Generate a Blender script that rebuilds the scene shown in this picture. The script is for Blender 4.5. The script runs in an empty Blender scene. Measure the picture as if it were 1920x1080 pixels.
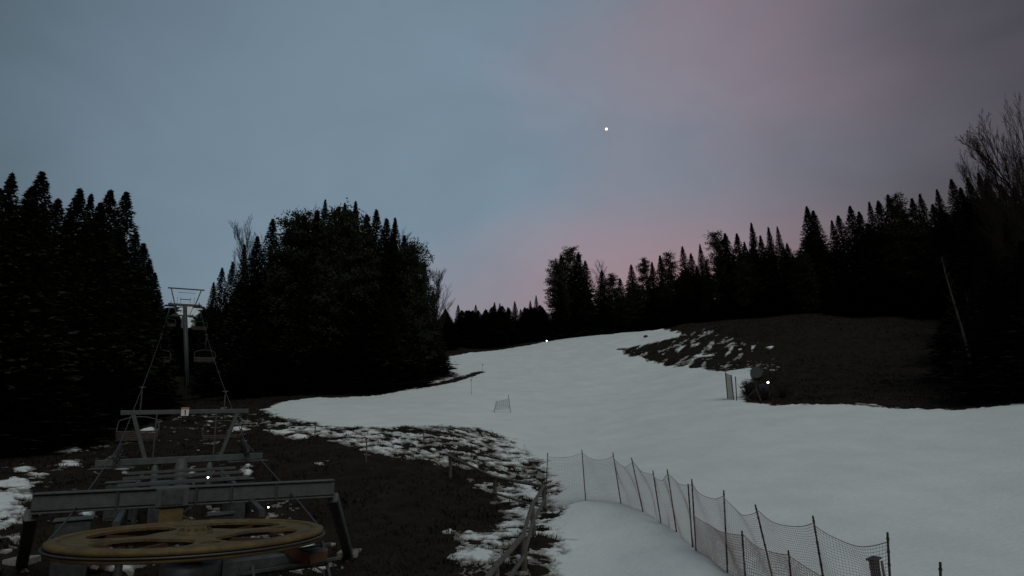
import bpy, math, random
import numpy as np
from mathutils import Vector, Matrix
random.seed(11); RNG = np.random.default_rng(5)
R = math.radians
scene = bpy.context.scene
COL = scene.collection
FPX = 1150.0; PITCH = R(13.0); ROLL = R(2.0); CAMZ = 6.0
F = np.array([0, math.cos(PITCH), math.sin(PITCH)]); U0 = np.array([0, -math.sin(PITCH), math.cos(PITCH)]); R0 = np.array([1.0, 0, 0])
RV = R0*math.cos(ROLL) - U0*math.sin(ROLL); UV = U0*math.cos(ROLL) + R0*math.sin(ROLL)
CAM = np.array([0, 0, CAMZ])

def ray(px, py):
    d = F + RV*((px-960)/FPX) + UV*((540-py)/FPX)
    return d/np.linalg.norm(d)
def P(px, py, r):
    "the world point seen at (px,py), r metres away along the ground"
    d = ray(px, py); return CAM + d*(r/math.hypot(d[0], d[1]))
def azt(px, py):
    d = ray(px, py); return math.atan2(d[0], d[1]), d[2]/math.hypot(d[0], d[1])

# ------------------------------------------------------------------ noise
def _h(i, j, s):
    n = (i.astype(np.int64)*374761393 + j.astype(np.int64)*668265263 + s*1274126177) & 0xffffffff
    n = ((n ^ (n >> 13))*1274126177) & 0xffffffff
    n = n ^ (n >> 16)
    return (n & 0xffff)/32767.5 - 1
def vnoise(x, y, s=0):
    i = np.floor(x); j = np.floor(y); u = x-i; v = y-j
    u = u*u*u*(u*(u*6-15)+10); v = v*v*v*(v*(v*6-15)+10)
    a = _h(i, j, s); b = _h(i+1, j, s); c = _h(i, j+1, s); d = _h(i+1, j+1, s)
    return (a*(1-u)+b*u)*(1-v) + (c*(1-u)+d*u)*v
def fbm(x, y, o=4, s=0, g=.5):
    t = 0; a = 1; n = 0
    for k in range(o):
        ca, sa = math.cos(k*1.1), math.sin(k*1.1)
        t = t + a*vnoise((x*ca-y*sa)*2**k+k*17.3, (x*sa+y*ca)*2**k-k*9.1, s+k); n += a; a *= g
    return t/n

# ------------------------------------------------------------------ terrain (one height function)
ctl = []
def ci(px, py, r, dz=0): a, t = azt(px, py); ctl.append((a, math.log(r), t+dz/r))
def cz(px, r, z): a, t = azt(px, 800); ctl.append((a, math.log(r), (z-CAMZ)/r))
for px in (-500, 0, 350, 700, 1000, 1300, 1600, 1920, 2300):
    cz(px, 5, 1.6)
    cz(px, 9, 1.9 if px < 1200 else 2.5)
    cz(px, 15, 2.35 if px < 1200 else 2.95)
for px in (350, 650): cz(px, 20, 2.65)
ci(1018, 961, 24); ci(1364, 1070, 14.6, -.1); ci(1098, 937, 23.9, -.12); ci(929, 938, 26.7); ci(1164, 942, 22.4, -.12); ci(1205, 957, 20.6, -.12); ci(1239, 978, 19.4, -.12); ci(1268, 994, 18, -.12); ci(1305, 1030, 16.2, -.1); cz(1100, 19.5, 2.72); cz(1150, 17, 2.6); ci(985, 1071, 16.3)
cz(1600, 25, 4.0); cz(1900, 25, 3.9); cz(2300, 25, 4.5)
ci(850, 830, 36); ci(1150, 850, 34); ci(930, 775, 51); ci(1200, 760, 52)
ci(560, 760, 52); ci(600, 744, 62); ci(700, 741, 64); ci(760, 731, 67); ci(820, 708, 78); ci(845, 668, 108)
ci(900, 660, 118); ci(950, 655, 124); ci(1030, 640, 132); ci(1150, 627, 136); ci(1230, 620, 132)
ci(1000, 700, 82); ci(1160, 657, 98); ci(1240, 682, 82); ci(1300, 606, 118); ci(1400, 598, 112); ci(1500, 592, 106); ci(1620, 594, 100)
ci(1750, 598, 94); ci(1900, 606, 88); ci(1370, 750, 48); ci(1400, 760, 45); ci(1550, 763, 43); ci(1700, 770, 41); ci(1800, 773, 40)
ci(1920, 760, 40); ci(1450, 690, 64); ci(1600, 690, 64); ci(1800, 700, 58); ci(2100, 740, 42)
ci(500, 775, 49); ci(350, 775, 50); ci(350, 852, 36); ci(350, 742, 100); ci(345, 617, 225); ci(350, 574, 310)
ci(200, 810, 46); ci(60, 850, 40); ci(0, 900, 31); ci(30, 960, 25); ci(600, 880, 30); ci(700, 850, 33)
ci(150, 780, 70); ci(0, 760, 90); ci(200, 700, 130); ci(-300, 860, 45); ci(-300, 760, 110)
ci(620, 690, 100); ci(500, 720, 90)
for px in (700, 900, 1100): cz(px, 170, 30); cz(px, 300, 42)
for px in (1300, 1500, 1700, 1900): cz(px, 135, 25.5); cz(px, 190, 27); cz(px, 300, 34)
for px in (-500, 0): cz(px, 200, 32); cz(px, 320, 48)
cz(2400, 60, 9); cz(2400, 120, 22); cz(2400, 300, 34)
for px in (-500, 0, 350, 700, 1000, 1500, 2300): cz(px, 700, 75); cz(px, 1500, 120)
ctl = np.array(ctl); AS = 2.6
cx = np.stack([ctl[:, 0]*AS, ctl[:, 1]], 1)
def phi(d2): return 0.5*d2*np.log(d2+1e-9)
n = len(cx); D2 = ((cx[:, None]-cx[None])**2).sum(-1)
A = np.zeros((n+3, n+3)); A[:n, :n] = phi(D2) + np.eye(n)*0.0015; A[:n, n] = 1; A[:n, n+1:] = cx; A[n, :n] = 1; A[n+1:, :n] = cx.T
W = np.linalg.solve(A, np.concatenate([ctl[:, 2], np.zeros(3)]))
def height(x, y):
    x = np.asarray(x, float); y = np.asarray(y, float)
    sh = x.shape; x = x.ravel(); y = y.ravel()
    r = np.maximum(np.hypot(x, y), 3.0); az = np.arctan2(x, y)
    a = np.clip(az, -R(68), R(68))*AS; l = np.log(np.minimum(r, 1500))
    t = W[n] + W[n+1]*a + W[n+2]*l
    for k in range(n): t = t + W[k]*phi((a-cx[k, 0])**2+(l-cx[k, 1])**2)
    z = CAMZ + t*np.minimum(r, 1500)
    zb = 1.6 + 0.02*np.minimum(r, 30) - np.maximum(r-30, 0)*0.035
    w = np.clip((np.abs(az)-R(58))/R(50), 0, 1); w = w*w*(3-2*w)
    z = z*(1-w) + zb*w
    return z.reshape(sh)
def relief(x, y):
    r = np.hypot(x, y)
    return fbm(x*.22, y*.22, 3, 3)*0.10*np.clip(r/35-.25, .08, 2.2)
def gz(x, y):
    x = np.array([x]); y = np.array([y]); return float(height(x, y)[0]+relief(x, y)[0])
RS = np.exp(np.linspace(math.log(7), math.log(340), 260))
def hit(px, py):
    "first ground point along the ray"
    d = ray(px, py); hl = math.hypot(d[0], d[1]); t = RS/hl
    zz = height(d[0]*t, d[1]*t); rz = CAMZ + d[2]*t
    idx = np.where(rz <= zz)[0]
    if len(idx) == 0: i = int(np.argmin(rz-zz))
    else: i = int(idx[0])
    return np.array([d[0]*t[i], d[1]*t[i]])
def hp(px, py):
    q = hit(px, py); return Vector((q[0], q[1], gz(q[0], q[1])))

# ------------------------------------------------------------------ materials
def mat(name, base, rough=.8, noise=None, bump=None, metal=0, var=.5):
    "procedural material: base colour, noise = (scale, second colour), bump = (scale, strength)"
    m = bpy.data.materials.new(name); m.use_nodes = True; nt = m.node_tree; b = nt.nodes['Principled BSDF']
    b.inputs['Base Color'].default_value = (*base, 1); b.inputs['Roughness'].default_value = rough; b.inputs['Specular IOR Level'].default_value = .06 if rough >= .9 else .4; b.inputs['Metallic'].default_value = metal
    tc = nt.nodes.new('ShaderNodeTexCoord')
    if noise:
        nz = nt.nodes.new('ShaderNodeTexNoise'); nz.inputs['Scale'].default_value = noise[0]; nz.inputs['Detail'].default_value = 8; nz.inputs['Roughness'].default_value = .65
        nt.links.new(tc.outputs['Object'], nz.inputs['Vector'])
        cr = nt.nodes.new('ShaderNodeValToRGB'); cr.color_ramp.elements[0].position = .5-var/2.5; cr.color_ramp.elements[1].position = .5+var/2.5
        cr.color_ramp.elements[0].color = (*base, 1); cr.color_ramp.elements[1].color = (*noise[1], 1)
        nt.links.new(nz.outputs['Fac'], cr.inputs['Fac']); nt.links.new(cr.outputs['Color'], b.inputs['Base Color'])
    if bump:
        n2 = nt.nodes.new('ShaderNodeTexNoise'); n2.inputs['Scale'].default_value = bump[0]; n2.inputs['Detail'].default_value = 6
        nt.links.new(tc.outputs['Object'], n2.inputs['Vector'])
        bp = nt.nodes.new('ShaderNodeBump'); bp.inputs['Strength'].default_value = bump[1]; bp.inputs['Distance'].default_value = .05
        nt.links.new(n2.outputs['Fac'], bp.inputs['Height']); nt.links.new(bp.outputs['Normal'], b.inputs['Normal'])
    return m
def glow(name, col, s):
    m = bpy.data.materials.new(name); m.use_nodes = True; b = m.node_tree.nodes['Principled BSDF']
    b.inputs['Base Color'].default_value = (.8, .8, .8, 1); b.inputs['Emission Color'].default_value = (*col, 1); b.inputs['Emission Strength'].default_value = s
    return m
M = dict(
    ground=mat('dead_grass', (.009, .008, .006), .95, (1.3, (.030, .023, .016)), (9, .9)),
    snow=mat('old_snow', (.68, .735, .725), .75, (.45, (.81, .84, .815)), (6, .5)),
    blade=mat('grass_blades', (.011, .012, .007), .9, (.8, (.034, .028, .018))),
    needle=mat('spruce_needles', (.012, .017, .009), .9, (1.1, (.028, .033, .018))),
    pineneedle=mat('pine_needles', (.014, .019, .010), .9, (1.4, (.034, .036, .022))),
    bark=mat('bark', (.030, .024, .018), .9, (6, (.055, .045, .036)), (14, .6)),
    birch=mat('birch_bark', (.055, .046, .040), .8, (5, (.06, .05, .045)), (14, .4)),
    twig=mat('bare_twigs', (.022, .018, .015), .9, (2, (.038, .030, .026))),
    galv=mat('galvanised_steel', (.055, .066, .066), .65, (5, (.10, .115, .11)), (20, .15), .3),
    darkmetal=mat('dark_steel', (.028, .032, .034), .55, (8, (.08, .085, .085)), None, .3),
    yellow=mat('ochre_paint', (.15, .10, .028), .7, (3.5, (.060, .044, .020)), (25, .2)),
    rust=mat('rusty_rim', (.10, .042, .018), .8, (6, (.05, .025, .014)), (30, .3)),
    rope=mat('steel_rope', (.05, .05, .05), .5, (30, (.09, .09, .09)), None, .5),
    wood=mat('weathered_wood', (.055, .050, .045), .85, (6, (.12, .108, .096)), (24, .5)),
    pole=mat('dark_plastic_pole', (.022, .012, .012), .6, (14, (.06, .018, .016))),
    net=mat('faded_red_net', (.36, .26, .25), .9, (1.2, (.28, .21, .21))),
    chair=mat('dark_chair_frame', (.065, .065, .065), .7, (8, (.11, .105, .105)), None, .3),
    seat=mat('worn_seat_slats', (.045, .033, .026), .8, (5, (.075, .06, .05))),
    orange=mat('faded_orange_seat', (.30, .085, .04), .7, (6, (.17, .07, .045))),
    white=mat('white_plate', (.72, .70, .70), .6, (8, (.6, .56, .54))),
    black=mat('black_paint', (.012, .012, .012), .6, (9, (.02, .02, .02))),
    redorange=mat('orange_plate', (.50, .16, .07), .6, (8, (.42, .14, .06))),
    blue=mat('dark_blue_drum', (.018, .022, .045), .45, (8, (.03, .035, .06))),
    pink=mat('pink_fabric', (.55, .10, .16), .8, (5, (.40, .07, .11))),
    concrete=mat('concrete', (.19, .18, .17), .9, (4, (.26, .25, .24)), (18, .5)),
    plank=mat('pale_plank', (.42, .34, .26), .8, (6, (.33, .27, .2))),
    bulb=glow('lit_bulb', (1, .95, .86), 7), star=glow('moon_glow', (1, .86, .72), 1.6),
)

# ------------------------------------------------------------------ mesh builder and tags
def tag(o, label=None, cat=None, group=None, kind=None):
    if label: o['label'] = label
    if cat: o['category'] = cat
    if group: o['group'] = group
    if kind: o['kind'] = kind
    return o
def link(o, parent=None):
    COL.objects.link(o)
    if parent is not None: o.parent = parent
    return o
def empty(name, loc, label=None, cat=None, group=None):
    o = bpy.data.objects.new(name, None); o.empty_display_size = .3; link(o); o.location = Vector(loc); tag(o, label, cat, group); return o
def V3(a): return Vector((float(a[0]), float(a[1]), float(a[2])))
class MB:
    def __init__(s): s.v = []; s.f = []
    def add(s, vs, fs):
        k = len(s.v); s.v += [tuple(v) for v in vs]; s.f += [tuple(i+k for i in f) for f in fs]; return s
    def frame(s, a, b, up=Vector((0, 0, 1))):
        d = (b-a).normalized(); x = d.cross(up)
        if x.length < 1e-4: x = d.cross(Vector((0, 1, 0)))
        x.normalize(); y = x.cross(d); return d, x, y
    def beam(s, a, b, w, h, ch=.0):
        "rectangular bar, w across, h upright, with chamfered long edges"
        a = V3(a); b = V3(b); d, x, y = s.frame(a, b); c = ch or min(w, h)*.12
        pr = [(-w/2+c, -h/2), (w/2-c, -h/2), (w/2, -h/2+c), (w/2, h/2-c), (w/2-c, h/2), (-w/2+c, h/2), (-w/2, h/2-c), (-w/2, -h/2+c)]
        vs = [a+x*p+y*q for p, q in pr]+[b+x*p+y*q for p, q in pr]
        return s.add(vs, [(i, (i+1) % 8, 8+(i+1) % 8, 8+i) for i in range(8)]+[tuple(range(7, -1, -1)), tuple(range(8, 16))])
    def tube(s, pts, rs, n=8, cap=True):
        pts = [V3(p) for p in pts]; m = len(pts)
        if not hasattr(rs, '__len__'): rs = [rs]*m
        vs = []; px = None
        for i, p in enumerate(pts):
            d = (pts[min(i+1, m-1)]-pts[max(i-1, 0)]).normalized()
            if px is None:
                x = d.cross(Vector((0, 0, 1)))
                if x.length < 1e-3: x = d.cross(Vector((0, 1, 0)))
            else: x = px - d*px.dot(d)
            x.normalize(); px = x; y = d.cross(x)
            vs += [p+(x*math.cos(2*math.pi*k/n)+y*math.sin(2*math.pi*k/n))*rs[i] for k in range(n)]
        fs = [(i*n+k, i*n+(k+1) % n, (i+1)*n+(k+1) % n, (i+1)*n+k) for i in range(m-1) for k in range(n)]
        if cap: fs += [tuple(range(n-1, -1, -1)), tuple((m-1)*n+k for k in range(n))]
        return s.add(vs, fs)
    def lathe(s, prof, c=(0, 0, 0), n=32, axis='z'):
        "closed profile [(r, h), ...] spun about an axis"
        c = V3(c); vs = []
        for k in range(n):
            a = 2*math.pi*k/n
            for r, h in prof:
                q = (r*math.cos(a), r*math.sin(a), h)
                if axis == 'x': q = (q[2], q[0], q[1])
                elif axis == 'y': q = (q[0], q[2], q[1])
                vs.append(c+Vector(q))
        m = len(prof)
        return s.add(vs, [(k*m+i, ((k+1) % n)*m+i, ((k+1) % n)*m+(i+1) % m, k*m+(i+1) % m) for k in range(n) for i in range(m)])
    def build(s, name, m, parent=None, world=False, smooth=False):
        me = bpy.data.meshes.new(name)
        off = parent.matrix_basis.inverted() if (parent is not None and world) else None
        vs = [tuple(off @ Vector(v)) for v in s.v] if off is not None else s.v
        me.from_pydata(vs, [], s.f); me.materials.append(m)
        if smooth: me.polygons.foreach_set('use_smooth', [True]*len(me.polygons))
        me.update(); o = bpy.data.objects.new(name, me); link(o, parent); return o
def npmesh(name, v, quads, m, smooth=False, tris=False):
    me = bpy.data.meshes.new(name); k = 3 if tris else 4
    me.vertices.add(len(v)); me.vertices.foreach_set('co', np.asarray(v, np.float32).ravel())
    me.loops.add(len(quads)*k); me.loops.foreach_set('vertex_index', np.asarray(quads, np.int32).ravel())
    me.polygons.add(len(quads)); me.polygons.foreach_set('loop_start', np.arange(0, len(quads)*k, k, dtype=np.int32))
    me.polygons.foreach_set('loop_total', np.full(len(quads), k, dtype=np.int32))
    me.materials.append(m)
    if smooth: me.polygons.foreach_set('use_smooth', np.ones(len(quads), bool))
    me.update(calc_edges=True); return me
def copy_tree(o, parent=None):
    c = o.copy(); COL.objects.link(c); c.parent = parent
    for ch in list(o.children): copy_tree(ch, c)
    return c

# ------------------------------------------------------------------ ground and snow
azf = np.linspace(-R(44), R(44), 980)
azc1 = np.linspace(-math.pi, -R(44), 90)[:-1]; azc2 = np.linspace(R(44), math.pi, 90)[1:]
AZ = np.concatenate([azc1, azf, azc2])
RR = np.concatenate([np.linspace(.05, 6.8, 16), np.exp(np.linspace(math.log(7), math.log(60), 430)), np.exp(np.linspace(math.log(60.6), math.log(340), 190)), np.exp(np.linspace(math.log(350), math.log(3000), 30))])
AG, RG = np.meshgrid(AZ, RR); GX = RG*np.sin(AG); GY = RG*np.cos(AG)
GZ0 = height(GX, GY)+relief(GX, GY)
rough = fbm(GX*2.1, GY*2.1, 3, 40)*.05*np.clip(1.6-RG/90, .2, 1)
nr, na = AG.shape
idx = np.arange(nr*na).reshape(nr, na)
Q = np.stack([idx[:-1, :-1], idx[1:, :-1], idx[1:, 1:], idx[:-1, 1:]], -1).reshape(-1, 4)[:, ::-1]
me = npmesh('ground', np.stack([GX, GY, GZ0+rough], -1).reshape(-1, 3), Q, M['ground'], True)
tag(link(bpy.data.objects.new('ground', me)), 'dark dead grass ground of the hillside', None, None, 'structure')

def poly(pts):
    out = []
    for p in pts:
        if len(p) == 3: out.append((p[0], p[1]))
        else: out.append(tuple(hit(*p)))
    return np.array(out)
def sdf(pg, x, y, pad=8):
    "signed distance, positive inside"
    best = np.full(x.shape, 1e9); ins = np.zeros(x.shape, bool); m = len(pg)
    for i in range(m):
        ax, ay = pg[i]; bx, by = pg[(i+1) % m]; ex, ey = bx-ax, by-ay; L = ex*ex+ey*ey+1e-12
        t = np.clip(((x-ax)*ex+(y-ay)*ey)/L, 0, 1)
        best = np.minimum(best, (x-ax-t*ex)**2+(y-ay-t*ey)**2)
        if abs(ey) > 1e-12:
            ins ^= ((ay > y) != (by > y)) & (x < ex*(y-ay)/ey+ax)
    d = np.sqrt(best); return np.where(ins, d, -d)
MAIN = [(490, 770), (540, 752), (600, 746), (700, 743), (760, 733), (795, 724), (815, 704), (832, 682), (845, 668), (900, 660), (950, 655), (1030, 640), (1060, 634),
        (1150, 627), (1230, 619), (1265, 621), (1285, 627), (1250, 640), (1200, 648), (1160, 657), (1180, 667), (1240, 682), (1300, 692), (1360, 697), (1410, 691), (1422, 700),
        (1400, 720), (1392, 740), (1402, 757), (1450, 762), (1600, 762), (1700, 769), (1800, 772), (1850, 768), (1918, 759), (60, 36, 0), (60, -40, 0), (1.2, -40, 0), (.3, 8, 0),
        (1000, 1078), (1012, 1040), (1022, 1000), (1036, 975), (1034, 940), (1020, 900), (1012, 878), (985, 850), (950, 828), (900, 806), (820, 801), (740, 806), (660, 806), (600, 800), (540, 790)]
FX = GX[16:620, 89:89+980]; FY = GY[16:620, 89:89+980]
def soft(v, w): return np.clip(v/w, -2.2, 1.6)
X, Y = GX, GY
main = soft(sdf(poly(MAIN), X, Y), .9)
strip = poly([(797, 722), (850, 712), (903, 699), (906, 701), (880, 708), (850, 717), (800, 728), (780, 730)])
main = np.minimum(main, soft(-sdf(strip, X, Y)-.2, .5))
def zone(pts, level, w=1.2): return np.minimum(soft(sdf(poly(pts), X, Y), w), 0) + level
c = np.maximum(main, zone([(560, 797), (700, 806), (820, 799), (900, 804), (960, 828), (1000, 858), (1025, 905), (1030, 935), (960, 900), (850, 872), (760, 862), (680, 845), (600, 822), (520, 795)], .0, 1.0))
c = np.maximum(c, zone([(900, 905), (1000, 922), (1034, 960), (1020, 1040), (1000, 1078), (860, 1078), (880, 1010), (950, 985), (960, 950), (930, 925)], .02, .8))
c = np.maximum(c, zone([(430, 765), (520, 775), (560, 800), (640, 822), (560, 818), (430, 800), (330, 805), (200, 815), (150, 800), (330, 780)], -.36, 1.5))
c = np.maximum(c, zone([(0, 830), (150, 800), (330, 780), (470, 780), (480, 900), (640, 1000), (620, 1078), (0, 1078)], -.66, 1.5))
c = np.maximum(c, zone([(1165, 657), (1270, 623), (1330, 622), (1420, 655), (1480, 690), (1430, 702), (1360, 698), (1240, 682)], -.44, 3))
c = np.maximum(c, zone([(-30, 906), (40, 902), (56, 925), (45, 950), (25, 985), (-30, 1010)], .35, .6))
blobs = [(200, 807, 26, 5), (125, 832, 30, 5), (130, 845, 22, 7), (70, 895, 26, 7), (130, 872, 18, 9), (45, 882, 20, 5), (395, 793, 16, 4), (278, 809, 24, 4), (450, 806, 26, 4), (530, 812, 30, 4), (560, 820, 20, 4),
         (465, 884, 12, 10), (224, 968, 12, 16), (167, 958, 12, 12), (470, 950, 12, 22), (222, 1062, 40, 13), (430, 1062, 14, 18), (495, 1045, 38, 10), (570, 1030, 14, 12), (590, 1068, 40, 10),
         (230, 885, 10, 10), (300, 1000, 30, 4), (358, 890, 8, 14), (1443, 652, 10, 2), (1320, 668, 24, 3), (1390, 656, 18, 2), (890, 1010, 26, 10), (905, 1050, 30, 14), (1640, 763, 18, 2), (600, 870, 10, 3), (845, 1000, 10, 5)]
for bx, by, bw, bh in blobs:
    g = poly([(bx+.8*bw*math.cos(a), by+.75*bh*math.sin(a)) for a in np.linspace(0, 2*math.pi, 9)[:-1]])
    c = np.maximum(c, np.clip(sdf(g, X, Y)/.45, -2.2, .9)+.1)
fq = np.clip(RG/55, 1, 1.6); nz = fbm(X*.55, Y*.55, 2, 8)*.35 + fbm(X*2.1+Y*.4, Y*2.0, 5, 21, .70)*1.10 + fbm(X*.9+Y*.5, Y*2.6, 3, 61, .6)*.35*np.clip((RG-55)/20, 0, 1)
kw = np.clip((RG-66)/10, 0, 1)*np.clip((AG-R(7))/R(3), 0, 1); dk = P(1330, 640, 112)-P(1250, 680, 84); dk = dk[:2]/np.linalg.norm(dk[:2])
nk = fbm((X*dk[1]-Y*dk[0])*1.5, (X*dk[0]+Y*dk[1])*.22, 4, 33, .62)*1.5+fbm(X*1.3, Y*1.3, 2, 35)*.3; nz = nz*(1-kw)+nk*kw
nz2 = fbm(X*.28+Y*.05, Y*.9, 3, 77)*.5
H = np.where(main > 1.3, main, c + nz + nz2*.5)
H = np.maximum(H, main*1.0-.55+nz*.3)
grm = fbm(X*.5, Y*.12, 3, 90)*.02+vnoise(X*3, Y*.7, 91)*.006
sz = GZ0 + .015 + np.clip(H, -.9, .55)*.10 + np.where(H > .3, grm, 0)
keep = (H > -.35)
kq = keep.ravel()[Q].any(1) & (RG.ravel()[Q].max(1) < 400)
Qs = Q[kq]; used, inv = np.unique(Qs, return_inverse=True)
vs = np.stack([GX, GY, sz], -1).reshape(-1, 3)[used]
me = npmesh('snow_piste', vs, inv.reshape(-1, 4), M['snow'], True)
at = me.attributes.new('snow_depth', 'FLOAT', 'POINT'); at.data.foreach_set('value', np.clip(H, -.5, 1.5).ravel()[used].astype(np.float32))
sm = M['snow']; nt = sm.node_tree; an = nt.nodes.new('ShaderNodeAttribute'); an.attribute_name = 'snow_depth'
n9 = nt.nodes.new('ShaderNodeTexNoise'); n9.inputs['Scale'].default_value = 3.5; n9.inputs['Detail'].default_value = 8; n9.inputs['Roughness'].default_value = .7
tcn = [q for q in nt.nodes if q.type == 'TEX_COORD'][0]; nt.links.new(tcn.outputs['Object'], n9.inputs['Vector'])
a9 = nt.nodes.new('ShaderNodeMath'); a9.operation = 'MULTIPLY_ADD'; nt.links.new(n9.outputs['Fac'], a9.inputs[0]); a9.inputs[1].default_value = .9; nt.links.new(an.outputs['Fac'], a9.inputs[2])
r9 = nt.nodes.new('ShaderNodeMapRange'); r9.interpolation_type = 'SMOOTHSTEP'; nt.links.new(a9.outputs[0], r9.inputs[0]); r9.inputs[1].default_value = .30; r9.inputs[2].default_value = 1.0
m9 = nt.nodes.new('ShaderNodeMix'); m9.data_type = 'RGBA'; m9.inputs[6].default_value = (.16, .145, .12, 1); nt.links.new(r9.outputs[0], m9.inputs[0])
bs = nt.nodes['Principled BSDF']; src_ = bs.inputs['Base Color'].links[0].from_socket; nt.links.new(src_, m9.inputs[7]); nt.links.new(m9.outputs[2], bs.inputs['Base Color'])
tag(link(bpy.data.objects.new('snow_piste', me)), 'thin groomed snow of the ski piste with melted edges', None, None, 'structure')

# far snow on the lift lane
lx, ly = [], []
lane = poly([(331, 600), (338, 588), (345, 577), (362, 577), (376, 588), (377, 600), (368, 615), (352, 617), (336, 614)])
s2 = sdf(lane, X, Y)
k2 = (s2 > -3) & (RG > 150) & (RG < 400); kq = k2.ravel()[Q].any(1)
if kq.any():
    Qs = Q[kq]; used, inv = np.unique(Qs, return_inverse=True)
    vs = np.stack([GX, GY, GZ0+.1+np.clip((s2+fbm(X*.1, Y*.1, 2, 5)*4)*.1, -.6, .6)], -1).reshape(-1, 3)[used]
    me = npmesh('snow_field', vs, inv.reshape(-1, 4), M['snow'], True)
    at = me.attributes.new('snow_depth', 'FLOAT', 'POINT'); at.data.foreach_set('value', np.full(len(vs), 1.2, np.float32))
    tag(link(bpy.data.objects.new('snow_field', me)), 'distant snow patch high on the lift lane', None, None, 'structure')

# grass tufts on the bank
gi = np.where((H.ravel() < .1) & (RG.ravel() > 11) & (RG.ravel() < 118) & (np.abs(AG.ravel()) < R(43)))[0]
cell = RG.ravel()[gi]**1.55; pr = cell/cell.sum()
sel = RNG.choice(gi, 70000, p=pr)
bx = GX.ravel()[sel]+RNG.normal(0, .08, len(sel)); by = GY.ravel()[sel]+RNG.normal(0, .08, len(sel)); bz = (GZ0+rough).ravel()[sel]-.03
tv = []; hh = RNG.uniform(.05, .16, len(sel))*(1+np.clip(np.hypot(bx, by)-40, 0, 80)*.006)*(1+.8*vnoise(bx*.8, by*.8, 4))
for k in range(3):
    a = RNG.uniform(0, 6.28, len(sel)); w = RNG.uniform(.012, .035, len(sel)); ln = RNG.uniform(.2, 1.1, len(sel))*hh
    ox = RNG.normal(0, .06, len(sel)); oy = RNG.normal(0, .06, len(sel))
    p0 = np.stack([bx+ox-np.sin(a)*w, by+oy+np.cos(a)*w, bz], -1); p1 = np.stack([bx+ox+np.sin(a)*w, by+oy-np.cos(a)*w, bz], -1)
    p2 = np.stack([bx+ox+np.cos(a)*ln, by+oy+np.sin(a)*ln, bz+hh], -1); tv.append(np.stack([p0, p1, p2], 1))
tv = np.concatenate(tv).reshape(-1, 3)
me = npmesh('grass', tv, np.arange(len(tv)).reshape(-1, 3), M['blade'], tris=True)
tag(link(bpy.data.objects.new('grass', me)), 'short withered grass tufts covering the bare bank', 'grass', None, 'stuff')

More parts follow.
